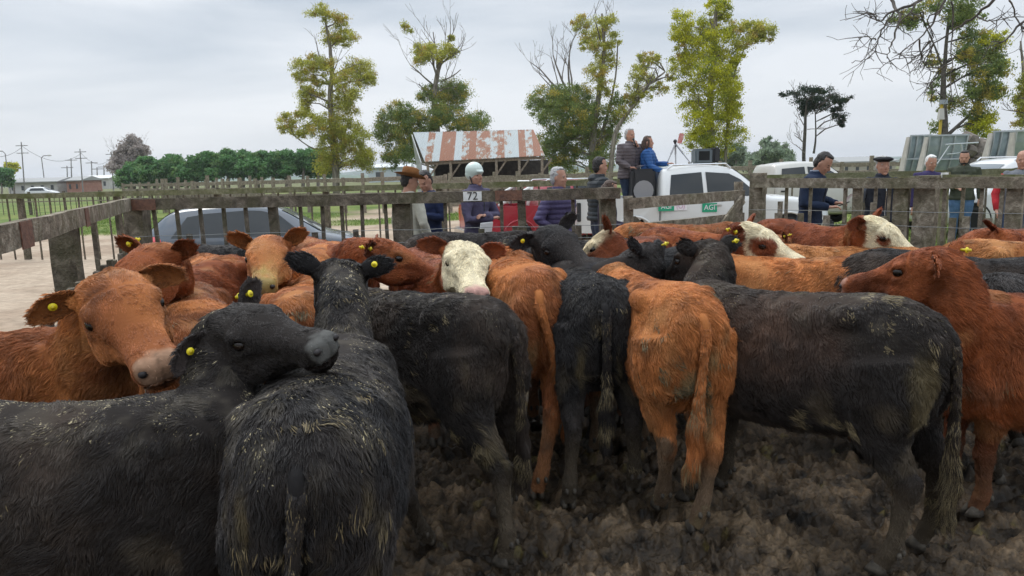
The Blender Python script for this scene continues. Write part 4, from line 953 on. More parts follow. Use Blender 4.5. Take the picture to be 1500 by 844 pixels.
tree('gum_tree', 'wide gum beyond the people with dead twigs reaching over its left half', 58, [(868, 262), (868, 210), (872, 170), (880, 120), (885, 70), (882, 20)], .36,
     [(800, 145, 20, 14), (790, 160, 14, 12), (820, 150, 22, 18), (845, 145, 22, 16), (812, 175, 20, 18), (840, 175, 24, 20), (865, 165, 22, 18), (825, 205, 24, 18), (850, 210, 24, 20), (800, 215, 14, 18), (875, 205, 20, 22), (880, 235, 18, 16), (830, 235, 22, 16), (905, 150, 12, 10), (900, 175, 14, 14), (895, 200, 12, 14), (812, 240, 14, 10)], 'dark', 73,
     bare=[(828, 140, 765, 75, .10, 3), (830, 130, 800, 50, .10, 3), (835, 130, 825, 25, .09, 3), (838, 130, 845, 30, .08, 3), (825, 145, 765, 90, .07, 3), (880, 60, 865, 2, .07, 2), (884, 60, 905, 5, .07, 3)],
     extra=[([(850, 32, 14, 10), (870, 45, 18, 10), (885, 35, 14, 9), (875, 70, 12, 10), (895, 60, 10, 12), (858, 65, 8, 6), (890, 90, 12, 14), (872, 110, 12, 14), (885, 130, 12, 10)], 'gum')], stems=[([(850, 200), (835, 160), (828, 130)], .14), ([(875, 215), (892, 160), (902, 110), (905, 60)], .12)])
tree('gum_tree', 'leaning gum with thin bare limbs and small olive tufts beside the person holding a microphone', 56, [(893, 262), (900, 200), (925, 160), (950, 125), (975, 105)], .22,
     [(942, 98, 12, 8), (955, 88, 12, 7), (935, 112, 12, 8), (950, 115, 14, 9), (965, 128, 12, 8), (985, 112, 7, 5), (930, 135, 12, 12), (925, 150, 12, 9), (915, 165, 10, 10), (945, 140, 10, 6), (940, 85, 8, 5)], 'gum', 74, bare=[(925, 160, 960, 80, .05, 2), (950, 125, 1000, 90, .04, 2), (950, 125, 960, 80, .04, 2)], dens=.8)
tree('gum_tree', 'bright yellow green gum towering over the phone tripod', 52, [(1040, 262), (1042, 220), (1040, 150), (1045, 90), (1048, 30), (1050, 5)], .34,
     [(1050, 10, 16, 10), (1040, 28, 16, 10), (1058, 22, 12, 12), (995, 35, 14, 14), (1000, 55, 16, 12), (1025, 50, 18, 12), (1050, 55, 18, 12), (1020, 75, 22, 13), (1052, 80, 18, 12), (1075, 88, 13, 9), (1008, 95, 18, 14), (1035, 108, 24, 14), (1065, 108, 18, 13), (1015, 128, 16, 12), (1048, 135, 24, 14), (1072, 130, 14, 12), (1022, 155, 20, 13), (1052, 165, 24, 13), (1072, 172, 14, 13), (1018, 180, 20, 13), (1045, 192, 24, 13), (1070, 200, 16, 12), (1022, 208, 20, 14), (1052, 218, 22, 10), (1068, 150, 13, 12)], 'yellow', 75,
     extra=[([(1080, 40, 16, 8), (1098, 36, 18, 8), (1115, 42, 16, 9), (1125, 50, 9, 8), (1092, 52, 16, 8), (1085, 68, 14, 9), (1110, 58, 10, 6), (1000, 75, 10, 9)], 'gum')], bare=[(1062, 110, 1100, 60, .05, 2), (1070, 170, 1110, 135, .03, 1), (1068, 120, 1095, 90, .04, 2)], stems=[([(1062, 250), (1066, 180), (1075, 110), (1095, 62)], .12)])
tree('pine_tree', 'flat topped dark pine with bare lower limbs standing alone against the sky', 55, [(1178, 262), (1178, 210), (1180, 170), (1182, 150), (1190, 140)], .16,
     [(1165, 137, 14, 3.5), (1180, 133, 16, 4), (1195, 135, 14, 4), (1190, 146, 18, 6), (1208, 150, 18, 5), (1225, 147, 14, 4), (1237, 147, 8, 3.5), (1230, 160, 9, 4), (1200, 158, 18, 6), (1185, 162, 10, 8), (1232, 170, 8, 6), (1236, 180, 4, 5), (1215, 140, 14, 3)], 'pine', 76,
     bare=[(1178, 210, 1152, 190, .05, 3), (1178, 185, 1158, 160, .04, 2), (1180, 190, 1225, 180, .03, 2), (1178, 225, 1150, 200, .04, 2)], bark=M_BARKD, droop=.1, leaf=.13, dens=1.1, stems=[([(1192, 225), (1195, 200), (1194, 160)], .09)])
tree('gum_tree', 'high gum behind the steel panels with clumps spilling down its right side', 46, [(1384, 262), (1384, 190), (1382, 130), (1385, 80), (1392, 10)], .26,
     [(1320, 25, 14, 8), (1338, 32, 18, 8), (1400, 12, 20, 12), (1420, 25, 16, 12), (1395, 30, 16, 12), (1360, 8, 20, 8), (1425, 50, 14, 12), (1440, 70, 22, 12), (1460, 75, 16, 14), (1415, 85, 16, 12), (1400, 80, 12, 10), (1370, 85, 9, 9), (1395, 105, 14, 10), (1435, 105, 22, 14), (1455, 100, 18, 12), (1425, 130, 18, 14), (1445, 135, 20, 12), (1400, 150, 16, 12), (1430, 160, 20, 12), (1380, 185, 10, 6), (1372, 135, 6, 10), (1440, 185, 14, 14), (1345, 20, 14, 8)], 'dark', 77,
     extra=[([(1445, 60, 14, 10), (1468, 92, 12, 10), (1465, 135, 14, 10), (1440, 175, 16, 10), (1430, 190, 14, 10), (1455, 125, 12, 8)], 'yellow')], stems=[([(1386, 200), (1410, 178), (1430, 160)], .13), ([(1384, 110), (1370, 70), (1352, 30)], .08)], bark=M_BARKD, leaf=.13)
tree('gum_tree', 'gum at the edge of the picture with hanging green sprays above the steel panels', 46, [(1515, 262), (1512, 180), (1500, 120), (1495, 60)], .2,
     [(1492, 145, 10, 10), (1498, 125, 8, 12), (1490, 155, 12, 6), (1500, 175, 10, 12), (1510, 110, 14, 16), (1515, 150, 16, 18), (1525, 190, 14, 18)], 'gum', 78, bare=[(1500, 165, 1462, 158, .04, 2)], leaf=.13)
tree('conifer', 'pointed dark green conifer beyond the far corral', 90, [(1125, 262), (1125, 210)], .2, [(1125, 206, 5, 5), (1122, 214, 10, 6), (1128, 222, 15, 7), (1120, 232, 22, 8), (1132, 240, 24, 7), (1108, 240, 14, 7)], 'far', 79, dens=.8, leaf=.3, bare=())
tree('round_tree', 'small hazy tree right beside the pointed conifer', 100, [(1150, 262), (1150, 220)], .2, [(1148, 218, 9, 6), (1152, 226, 12, 8), (1148, 238, 10, 8), (1155, 238, 8, 8)], 'far', 80, leaf=.3, dens=.7)
tree('round_tree', 'pale hazy tree behind the base of the yellow green gum', 110, [(1078, 262), (1078, 230)], .2, [(1078, 222, 12, 7), (1072, 232, 16, 8), (1085, 235, 12, 8), (1095, 242, 16, 6)], 'far', 81, leaf=.34, dens=.7)
tree('bare_tree', 'rounded leafless brown tree at the end of the dark green treeline', 110, [(188, 268), (188, 240), (188, 215)], .3, [(188, 205, 9, 7), (185, 215, 16, 8), (196, 220, 14, 8), (180, 228, 14, 8), (195, 235, 16, 9), (176, 240, 10, 7), (205, 222, 8, 8), (188, 248, 16, 6)], 'brown', 82, leaf=.34, dens=.35,
     bare=[(188, 245, 170, 205, .08, 3), (188, 240, 190, 195, .08, 3), (188, 245, 205, 205, .08, 3), (188, 245, 210, 225, .08, 3)])
tree('round_tree', 'small yellow tree above the low white building', 150, [(20, 275), (20, 255)], .2, [(18, 243, 7, 4), (22, 247, 8, 4)], 'yellow', 83, leaf=.4, dens=.6)
tree('shrub', 'dark shrub beside the low white building at the picture edge', 120, [(2, 280), (2, 265)], .2, [(2, 255, 10, 6), (0, 264, 12, 7)], 'hedge', 84, leaf=.4, dens=.8)
# treeline: separate broad trees
tl = [(196, 248, 18, 13), (214, 240, 14, 11), (226, 246, 20, 14), (250, 241, 18, 14), (272, 246, 16, 12), (288, 238, 18, 14), (312, 238, 18, 15), (334, 234, 18, 15), (356, 235, 18, 15), (378, 236, 18, 14), (400, 236, 18, 14), (420, 232, 16, 14), (444, 230, 20, 15), (466, 234, 18, 15)]
for i, (x, y, rx, ry) in enumerate(tl):
    rr = random.Random(i * 7); cl = [(x + rr.uniform(-.5, .5) * rx, y + rr.uniform(-.5, .6) * ry, rx * rr.uniform(.4, .62), ry * rr.uniform(.35, .55)) for k in range(9)] + [(x, y + 8, rx, 8), (x - rx * .4, y + 16, rx * .8, 8), (x + rx * .4, y + 16, rx * .8, 8)]
    t = tree('broadleaf_tree', 'dense dark green tree, one of the even treeline beyond the corrals', 105, [(x, 275), (x, y)], .3, cl, 'hedge', 300 + i, leaf=.34, dens=.42, group='treeline beyond the corrals', droop=.1, link_=False)
# overhanging bare branch of a tree that stands outside the picture
t = thing('bare_tree', 'bare dark branches hanging into the sky from above the steel panels', 'tree', (0, 0, 0)); mb = MB(); rr = random.Random(4); Yb = 9.0
base_pts = [Vector((9.5, 8.5, -.2)), Vector((9.3, 8.6, 3)), Vector((8.6, 8.8, 5.2)), P(1560, -60, Yb)]
mb.tube([Vector(v) for v in catmull([tuple(p) for p in base_pts], 4)], [.24 - .012 * i for i in range(13)], 9); mb.build('trunk', M_BARKD, t, True); mb = MB()
BR = [[(1560, -60), (1470, -10), (1430, 22), (1400, 42), (1370, 62), (1352, 78)], [(1470, -10), (1400, -20), (1380, 10), (1362, 38), (1340, 62), (1310, 84)], [(1400, -20), (1345, 2), (1308, 18), (1288, 30), (1272, 20)], [(1308, 18), (1292, 45), (1284, 62), (1276, 84), (1262, 90), (1248, 91)],
      [(1284, 60), (1272, 55), (1256, 55)], [(1288, 30), (1278, 22), (1270, 18)], [(1370, 62), (1356, 85), (1344, 92)], [(1345, 2), (1322, 32), (1300, 38), (1290, 30)], [(1560, -60), (1520, 10), (1490, 40), (1470, 60), (1455, 62)], [(1480, 0), (1492, 30), (1500, 48)], [(1430, 22), (1445, 30), (1465, 28), (1492, 20)],
      [(1380, 10), (1360, 30), (1365, 55), (1358, 62)], [(1396, 0), (1395, 50), (1393, 100), (1396, 118)], [(1393, 90), (1380, 100), (1365, 118), (1352, 124)], [(1362, 60), (1342, 84), (1312, 86)], [(1300, -10), (1310, 10), (1318, 30), (1312, 50), (1304, 72), (1300, 86)], [(1345, 60), (1352, 90), (1362, 105)]]
for b in BR:
    pts = [tuple(P(x, y, Yb + .25 * math.sin(x * .05 + y * .03))) for x, y in b]; q = [Vector(v) + Vector((rr.uniform(-1, 1), rr.uniform(-1, 1), rr.uniform(-1, 1))) * .018 for v in catmull(pts, 4)]
    r_ = .022 if b[0][1] < -5 else .011; mb.tube(q, [max(.0045, r_ * (1 - .85 * i / len(q))) for i in range(len(q))], 6)
    for k in range(7):
        i = rr.randint(2, len(q) - 1); dd = (q[i] - q[i - 1]).normalized(); limbs(mb, q[i], (dd + Vector((rr.uniform(-1, 1), rr.uniform(-1, 1), rr.uniform(-1, .8))) * 1.0).normalized(), rr.uniform(.12, .32), .006, 1, rr, .7, -.1, (1, 3), .0035)
mb.build('branches', M_BARKD, t)

# ------------------------------------------------------------------ far buildings, poles, steel panels, far horizon
M_WALLW = mat('limewashed_wall', (.42, .40, .37), .9, (.5, .48, .45), .5); M_BRICK = mat('far_brick', (.28, .13, .09), .9, (.35, .18, .13), 2); M_ROOFG = mat('far_roof', (.30, .30, .29), .8)
M_POLE = mat('concrete_pole', (.20, .19, .18), .8); M_WIN = mat('dark_window', (.04, .045, .05), .3)
def house(name, label, x0, x1, yb, yt, Y, wall, roofc, nwin=3, h=None):
    a = P(x0, yb, Y); b = P(x1, yb, Y); w = b.x - a.x; z = P(x0, yt, Y).z; z0 = min(0, a.z) - .5
    t = thing(name, label, 'building', (a.x, Y, 0)); mb = MB(); mb.box((w / 2, 4, (z + z0) / 2), (w, 8, z - z0)); wl = mb.build('wall', wall, t)
    mb = MB(); mb.beam((-.3, -.5, z), (-.3 + w + .6, -.5, z), .2, .2); mb.add([(-.4, -.6, z), (w + .4, -.6, z), (w + .4, 4, z + .9), (-.4, 4, z + .9), (-.4, 8.6, z), (w + .4, 8.6, z)], [(0, 1, 2, 3), (3, 2, 5, 4), (0, 3, 4), (1, 5, 2)]); mb.build('roof', roofc, t)
    for i in range(nwin):
        x = w * (i + .5) / nwin; mb = MB(); mb.box((x, -.03, z * .45), (w / nwin * .28, .06, z * .45)); mb.build('window', M_WIN, t)
    return t
house('low_building', 'long low pale building under the small yellow tree', 12, 84, 276, 268, 150, M_WALLW, M_ROOFG, 5)
house('brick_building', 'small red brick building beside the power pole', 98, 118, 275, 265, 150, M_BRICK, M_ROOFG, 2)
house('low_building', 'white shed between the red brick building and the leafless brown tree', 122, 160, 272, 262, 210, M_WALLW, mat('white_roof', (.6, .6, .58), .7), 3)
house('low_building', 'far cream farmhouse past the beret wearer and under a small tree', 1232, 1312, 246, 238, 120, mat('cream_wall', (.42, .38, .30), .9), M_ROOFG, 5)
house('low_building', 'white silo shed far beyond the low gap beside the shed', 540, 600, 262, 246, 190, mat('pale_blue_wall', (.45, .50, .52), .8), mat('pale_roof', (.55, .58, .6), .7), 2)
def pole(px, yb, yt, Y, label, arms=2, lean=0, name='power_pole', m=M_POLE):
    a = P(px, yb, Y); z = P(px + lean, yt, Y); t = thing(name, label, 'pole', (a.x, Y, 0)); mb = MB(); mb.tube([(0, 0, -1), (z.x - a.x, 0, z.z)], [Y * .0009, Y * .0006], 6); mb.build('shaft', m, t)
    for k in range(arms):
        mb = MB(); c = Vector((z.x - a.x, 0, z.z - (.6 + k * 1.2))); mb.beam(c - Vector((Y * .008, 0, 0)), c + Vector((Y * .008, 0, 0)), Y * .0009, Y * .0009); mb.build('crossarm', m, t)
    return t
def lamp(px, yb, yt, Y, label, side=1):
    a = P(px, yb, Y); z = P(px, yt, Y).z; t = thing('street_lamp', label, 'street lamp', (a.x, Y, 0)); mb = MB(); w = Y * .012 * side
    mb.tube([(0, 0, -1), (0, 0, z - .5), (w * .25, 0, z - .05), (w * .7, 0, z)], [Y * .0008, Y * .0006, Y * .0006, Y * .0006], 6); mb.build('shaft', M_POLE, t); mb = MB(); mb.ball((w * .9, 0, z), (abs(w) * .3, .3, .18), 8); mb.build('lamp_head', M_WALLW, t)
pole(34, 270, 208, 120, 'tall power pole with two crossarms above the low pale building', 2, -3)
pole(120, 270, 218, 140, 'power pole with crossarms above the red brick building', 2, -3)
pole(165, 270, 222, 160, 'thin power pole just before the leafless brown tree', 2, -2)
lamp(14, 272, 221, 130, 'curved street lamp over the small yellow tree', -1); lamp(66, 272, 228, 160, 'curved street lamp between the two tall power poles', 1)
for i, (x, y) in enumerate(((98, 243), (104, 232), (134, 236), (142, 245), (152, 242))):
    pole(x, 268, y, 240, ['thin far pole beside the brick building roof', 'taller thin far pole over the brick building', 'thin far pole halfway to the leafless tree', 'short far pole left of the thin power pole', 'short far pole touching the thin power pole'][i], 1)
mb = MB()
for (x0, y0, x1, y1) in ((34, 214, 120, 224), (120, 224, 165, 228), (34, 216, -60, 205)):
    a, b = P(x0 - 2, y0, 120 if x0 == 34 else 140), P(x1, y1, {120: 140, 165: 160, -60: 110}[x1]); mb.tube([a.lerp(b, k / 8) - Vector((0, 0, 4 * .5 * (1 - (k / 4 - 1) ** 2))) for k in range(9)], .03, 4)
tag(mb.build('power_line', M_BLACK), 'thin black cables sagging between the power poles', 'cable')
# hazy air over the plain
hz = MB(); hz.box((0, 1200, 28.5), (5900, 3700, 63)); ho_ = hz.build('haze', None); ho_['kind'] = 'stuff'
hm = bpy.data.materials.new('haze_air'); hm.use_nodes = True; hm.node_tree.nodes.clear(); _o = hm.node_tree.nodes.new('ShaderNodeOutputMaterial'); _v = hm.node_tree.nodes.new('ShaderNodeVolumePrincipled')
_v.inputs['Color'].default_value = (.86, .90, .95, 1); _v.inputs['Density'].default_value = HAZE; _v.inputs['Anisotropy'].default_value = .2; hm.node_tree.links.new(_v.outputs[0], _o.inputs['Volume']); ho_.data.materials.append(hm)
# distant low hills and far woods
rngh = np.random.default_rng(3)
def ridge(name, Y, x0, x1, h, col, seed, kind='structure'):
    n = 160; xs_ = np.linspace(x0, x1, n); hh = h * (.55 + .45 * vnoise(np.stack([xs_ * 9 / (x1 - x0), xs_ * 0, xs_ * 0], -1), seed) + .25 * vnoise(np.stack([xs_ * 70 / (x1 - x0), xs_ * 0, xs_ * 0], -1), seed + 1)); hh = np.maximum(hh, h * .1)
    mb = MB(); vs = [(x, Y, -3) for x in xs_] + [(x, Y + 10, z) for x, z in zip(xs_, hh)] + [(x, Y + 90, z * .7) for x, z in zip(xs_, hh)]
    mb.add(vs, [(i, i + 1, n + i + 1, n + i) for i in range(n - 1)] + [(n + i, n + i + 1, 2 * n + i + 1, 2 * n + i) for i in range(n - 1)]); o = mb.build(name, mat(name, col, .95, tuple(c * 1.3 for c in col), .05), None, True); o['kind'] = kind; return o
ridge('distant_hills', 2000, -2700, 2700, 17, (.10, .14, .10), 5)
ridge('distant_woods', 560, -600, 600, 3.6, (.13, .17, .13), 9, 'stuff')
# steel panels at the right: pairs of tilted sheets on flared side walls
M_STEEL = mat('galvanised_steel', (.28, .33, .35), .42, (.42, .46, .47), 2.5, metal=.35); M_CONC = mat('flared_concrete', (.30, .28, .25), .9, (.42, .39, .35), 3, bump=.3); M_STEELD = mat('steel_frame', (.42, .44, .45), .5, metal=.4)
def hopper(label, x0, x1, yt, yb, Y, seed, fl_=-18):
    a, b = P(x0, yb, Y), P(x1, yb, Y); zt = P(x0, yt, Y).z; w = b.x - a.x; t = thing('steel_chute', label, 'cattle chute', (a.x, Y, 0)); fl = fl_ * Y / FPX
    mb = MB(); n = 6
    for i in range(n):     # overlapping tilted sheets
        z0, z1 = .3 + (zt - .3) * i / n, .3 + (zt - .3) * (i + 1) / n; y0, y1 = .9 - .9 * math.sin(i / n * 1.5), .9 - .9 * math.sin((i + 1) / n * 1.5)
        mb.add([(0, y0, z0), (w, y0, z0), (w, y1 - .03, z1 + .02), (0, y1 - .03, z1 + .02)], [(0, 1, 2, 3)]); mb.add([(0, y0 + .05, z0), (w, y0 + .05, z0), (w, y1 + .02, z1 + .02), (0, y1 + .02, z1 + .02)], [(3, 2, 1, 0)])
    mb.build('panel', M_STEEL, t)
    for x in (0, w * .33, w * .67, w):
        mb = MB(); mb.tube([(x, .9 - .9 * math.sin(i / n * 1.5) - .06, .3 + (zt - .3) * i / n) for i in range(n + 1)], .035, 6); mb.build('rib', M_STEELD, t)
    for z in (zt, zt * .66):
        mb = MB(); i = (z - .3) / (zt - .3); y = .9 - .9 * math.sin(i * 1.5) - .07; mb.beam((-.05, y, z), (w + .05, y, z), .05, .06); mb.build('crossbar', M_STEELD, t)
    sd = [(fl, -.35, 0), (0, -.05, zt - .05), (0, .15, zt - .05), (fl * .9, .3, 0)]; mb = MB(); mb.add([Vector(v) - Vector((.09, 0, 0)) for v in sd] + [Vector(v) - Vector((.03, 0, 0)) for v in sd], [(0, 1, 2, 3), (7, 6, 5, 4), (0, 4, 5, 1), (1, 5, 6, 2), (2, 6, 7, 3)]); mb.build('side_wall', M_CONC, t)
    return t
hopper('narrow grey steel chute panel with a flared pale side wall, nearest the beret wearer', 1330, 1358, 199, 262, 30, 1, -16)
hopper('wider grey steel chute panel right behind the white haired person', 1357, 1412, 199, 262, 28.5, 2, -18)
hopper('tall steel chute panel behind the bearded person, pale flared wall beside a stone heap', 1450, 1484, 193, 262, 27, 3, -20)
hopper('steel chute panel cut by the picture edge', 1482, 1560, 192, 262, 25.5, 4, -6)
mb = MB(); a, b = P(1385, 212, 26), P(1433, 209, 26); mb.tube([a, b], .03, 6); mb.tube([P(1392, 212, 26), P(1373, 240, 26)], .02, 6); mb.tube([P(1408, 211, 26), P(1412, 240, 26)], .035, 6); mb.tube([P(1388, 226, 26), P(1408, 224, 26)], .02, 6); mb.tube([P(1412, 240, 26), Vector((P(1412, 240, 26).x, 26, 0))], .035, 6)
tag(mb.build('steel_sign_frame', M_STEELD), 'thin white tube frame standing before the wider steel chute panel', 'frame')
# stone heap behind
mb = MB(); rr = random.Random(8)
for k in range(26):
    p = P(1422 + rr.uniform(-14, 16), 236 + rr.uniform(-34, 20), 32 + rr.uniform(-.6, .6)); mb.ball(p, (rr.uniform(.25, .5), .4, rr.uniform(.2, .42)), 8, Matrix.Rotation(rr.uniform(0, 3), 3, 'Y'))
tag(mb.build('stone_pillar', mat('brown_stone', (.10, .085, .07), .95, (.19, .16, .13), 3, bump=.5)), 'rough brown heap of trunks and stone between the two pairs of steel chutes', 'stone heap')
# yellow mast with a floodlight
a = P(1371, 258, 34); z1, z2 = P(1371, 198, 34).z, P(1373, 150, 34).z
t = thing('light_mast', 'thin yellow mast with a grey floodlight against the high gum', 'mast', (a.x, 34, 0)); M_YEL = mat('yellow_mast', (.5, .36, .04), .6); mb = MB(); mb.tube([(0, 0, 0), (.06, 0, z2)], [.07, .06], 6); mb.build('shaft', M_YEL, t)
mb = MB(); mb.box((.06, -.1, z2), (.28, .2, .2)); mb.build('floodlight', mat('grey_lamp', (.25, .27, .3), .5), t); mb = MB(); mb.box((-.02, -.1, (z1 + z2) / 2 + .2), (.25, .2, .5), taper=.7); mb.build('control_box', M_WALLW, t)

# ------------------------------------------------------------------ vehicles
def paint(name, c, rough=.28, dirt=(.25, .2, .15)):
    return mat(name, c, rough, tuple(a * .86 + b * .14 for a, b in zip(c, dirt)), 1.6, coat=.6, spec=.5)
M_GLASS = mat('tinted_glass', (.014, .018, .020), .06, spec=.42); M_GLASSL = mat('windscreen_glass', (.10, .12, .13), .08, spec=.8); M_TYRE = mat('tyre_rubber', (.018, .018, .018), .85); M_RIM = mat('alloy_rim', (.35, .35, .36), .35, metal=.7)
M_PLAS = mat('black_plastic', (.02, .02, .022), .55); M_ARCH = mat('wheel_arch_dark', (.006, .006, .006), .9); M_TAIL = mat('red_tail_lamp', (.55, .01, .015), .2, coat=1); M_HEADL = mat('clear_headlamp', (.6, .62, .63), .1, coat=1); M_CHROME = mat('chrome', (.55, .55, .55), .18, metal=1)
def veh_body(st, nsub=4):
    s = catmull(st, nsub)
    def at(x): return np.array([np.interp(x, s[:, 0], s[:, k]) for k in range(7)])
    def ring(r):
        x, zs, zb, zr, ws, wb, wr = r; m = zs + (zb - zs) * .55; mw = max(ws, wb) + .015
        half = [(0, zs), (ws * .85, zs), (ws, zs + .05), (mw, zs + .2), (mw, m), (wb + .012, zb - .04), (wb, zb), (wb * .5 + wr * .5 + .004, (zb + zr) / 2), (wr, zr - .05 * min(1, (zr - zb) * 4)), (wr * .9, zr - .005), (wr * .5, zr + .012), (0, zr + .018)]
        return [Vector((x, -y, z)) for y, z in half] + [Vector((x, y, z)) for y, z in half[-2:0:-1]]
    def side(x, z):
        _, zs, zb, zr, ws, wb, wr = at(x); mw = max(ws, wb) + .015
        return float(np.interp(z, [zs, zs + .2, zs + (zb - zs) * .55, zb, (zb + zr) / 2, zr], [ws, mw, mw, wb, (wb + wr) / 2 + .004, wr]))
    mb = MB(); mb.loft([ring(r) for r in s]); return mb, at, side
def side_panel(side, poly, sgn, off, n=6):
    """a panel lying on the body side, given by its outline in x, z"""
    c = Vector((sum(p[0] for p in poly) / len(poly), sum(p[1] for p in poly) / len(poly))); rings = []
    out = []
    for i in range(len(poly)):
        a, b = Vector(poly[i]), Vector(poly[(i + 1) % len(poly)])
        for k in range(4): out.append(a.lerp(b, k / 4))
    mb = MB(); vs = []
    for t in (1, .66, .33): vs += [(lambda q: Vector((q.x, sgn * (side(q.x, q.y) + off), q.y)))(c.lerp(p, t)) for p in out]
    m = len(out); vs.append(Vector((c.x, sgn * (side(c.x, c.y) + off), c.y))); fs = []
    for r in range(2): fs += [(r * m + k, r * m + (k + 1) % m, (r + 1) * m + (k + 1) % m, (r + 1) * m + k) for k in range(m)]
    fs += [(2 * m + k, 2 * m + (k + 1) % m, 3 * m) for k in range(m)]
    if sgn < 0: pass
    else: fs = [f[::-1] for f in fs]
    return mb.add(vs, fs)
def top_panel(at, x0, x1, k, off, n=8, zlo=None):
    mb = MB(); vs = []
    for i in range(n + 1):
        x = x0 + (x1 - x0) * i / n; r = at(x); e = .02; sl = (at(x + e)[3] - at(x - e)[3]) / (2 * e); nn_ = Vector((-sl, 0, 1)).normalized()
        for j in range(n + 1):
            y = (j / n * 2 - 1) * r[6] * k; z = r[3] + .018 - .018 * (y / max(.1, r[6])) ** 2; vs.append(Vector((x, y, z)) + nn_ * off)
    fs = [(i * (n + 1) + j, (i + 1) * (n + 1) + j, (i + 1) * (n + 1) + j + 1, i * (n + 1) + j + 1) for i in range(n) for j in range(n)]
    return mb.add(vs, fs)
def wheel(x, y, r, t, w=.2):
    sg = 1 if y > 0 else -1; mb = MB(); rings = []
    prof = [(r * .62, -w / 2), (r * .9, -w / 2), (r, -w * .35), (r, w * .35), (r * .9, w / 2), (r * .62, w / 2)]
    o = bpy.data.objects.new('wheel', None); link(o, t); o.location = (x, y, r)
    rr_ = [[Vector((a * math.cos(u), b, a * math.sin(u))) for a, b in prof] for u in np.arange(28) * math.pi / 14]; rr_.append(rr_[0]); mb.loft(rr_, False); mb.build('tyre', M_TYRE, o, True)
    mb = MB(); yy = sg * w * .30; ring = [Vector((r * .63 * math.cos(u), yy - sg * .05, r * .63 * math.sin(u))) for u in np.arange(20) * math.pi / 10]; mb.add(ring, [tuple(range(20))[::sg]])
    mb.build('brake_disc', M_ARCH, o)
    mb = MB()
    for k in range(5):
        u = k * 2 * math.pi / 5; a = Vector((math.cos(u), 0, math.sin(u))); b = Vector((-math.sin(u), 0, math.cos(u)))
        for s_ in (-.12, .12): mb.beam(a * r * .1 + b * r * s_ * .4 + Vector((0, yy, 0)), a * r * .62 + b * r * s_ + Vector((0, yy + sg * .01, 0)), .02, r * .08, up=b)
    mb.tube([Vector((r * .62 * math.cos(u), yy, r * .62 * math.sin(u))) for u in np.arange(25) * math.pi / 12], .018, 6, False); mb.ball((0, yy, 0), (r * .16, .03, r * .16), 8); mb.build('rim', M_RIM, o)
def arch(x, side, r, t, sg, z=.0):
    mb = MB(); n = 18; c = [Vector((x + r * 1.15 * math.cos(u), sg * (side(x, .55) + .004), r + r * 1.15 * math.sin(u))) for u in np.linspace(-.35, math.pi + .35, n)]
    mb.add(c, [tuple(range(n))[::-sg]]); mb.build('wheel_arch', M_ARCH, t)
    mb = MB(); mb.tube([Vector((x + r * 1.18 * math.cos(u), sg * (side(x, .55) + .004), r + r * 1.18 * math.sin(u))) for u in np.linspace(-.3, math.pi + .3, n)], .022, 6); return mb
def vehicle(name, label, cat, loc, yaw, st, pm, wr_, wx, windows, glass_top, extras=None, scale=1.0, seams=(), handles=(), lamps_f=None, lamps_r=None, roofr=None, mirror=None, archm=None):
    t = thing(name, label, cat, loc, yaw); t.scale = (scale,) * 3
    mb, at, side = veh_body(st); mb.build('body', pm, t, True)
    for sg in (-1, 1):
        for x in wx:
            arch(x, side, wr_, t, sg).build('arch_trim', archm or pm, t, True); wheel(x, sg * (side(x, .55) - .09), wr_, t)
        for w in windows:
            w = [(px_, pz_) for px_, pz_ in w]; side_panel(side, w, sg, .006).build('side_window', M_GLASS, t)
        for sm in seams:
            m2 = MB(); m2.tube([Vector((x, sg * (side(x, z) + .001), z)) for x, z in sm], .007, 4); m2.build('door_seam', M_ARCH, t)
        for (x, z) in handles:
            m2 = MB(); m2.box((x, sg * (side(x, z) + .02), z), (.18, .03, .035), bev=.008); m2.build('door_handle', pm if archm is None else M_PLAS, t)
        for L_, mm_, nm in ((lamps_f, M_HEADL, 'headlight'), (lamps_r, M_TAIL, 'tail_light')):
            if L_: side_panel(side, L_, sg, .012).build(nm, mm_, t)
        if mirror:
            m2 = MB(); x, z = mirror; m2.ball((x, sg * (side(x, z) + .12), z), (.07, .11, .08), 10); m2.build('mirror', M_PLAS, t)
        if roofr:
            m2 = MB(); x0, x1, y = roofr; m2.tube([(x0, sg * y, at(x0)[3]), (x0 + .1, sg * y, at(x0 + .1)[3] + .06), (x1 - .1, sg * y, at(x1 - .1)[3] + .06), (x1, sg * y, at(x1)[3])], .018, 6); m2.build('roof_rail', M_CHROME, t)
    for (x0, x1, k, mm_, nm) in glass_top: top_panel(at, x0, x1, k, .006).build(nm, mm_, t, True)
    return t, at, side
HATCH = [(-2.04, .42, .72, .76, .50, .55, .5), (-1.97, .30, .86, .95, .74, .76, .66), (-1.84, .24, .94, 1.12, .80, .80, .62), (-1.5, .2, .95, 1.40, .83, .82, .57), (-1.0, .18, .94, 1.47, .85, .83, .56), (-.3, .18, .92, 1.485, .85, .84, .56),
         (.25, .18, .91, 1.42, .85, .84, .56), (.7, .18, .90, 1.18, .85, .83, .62), (1.05, .18, .88, .98, .84, .82, .72), (1.5, .2, .80, .87, .81, .78, .68), (1.85, .26, .66, .72, .70, .68, .58), (2.0, .34, .52, .55, .5, .5, .45)]
q0, q1 = P(228, 345, 13.0), P(548, 350, 13.6); yaw = math.atan2(q1.y - q0.y, q1.x - q0.x); cx = (q0 + q1) / 2
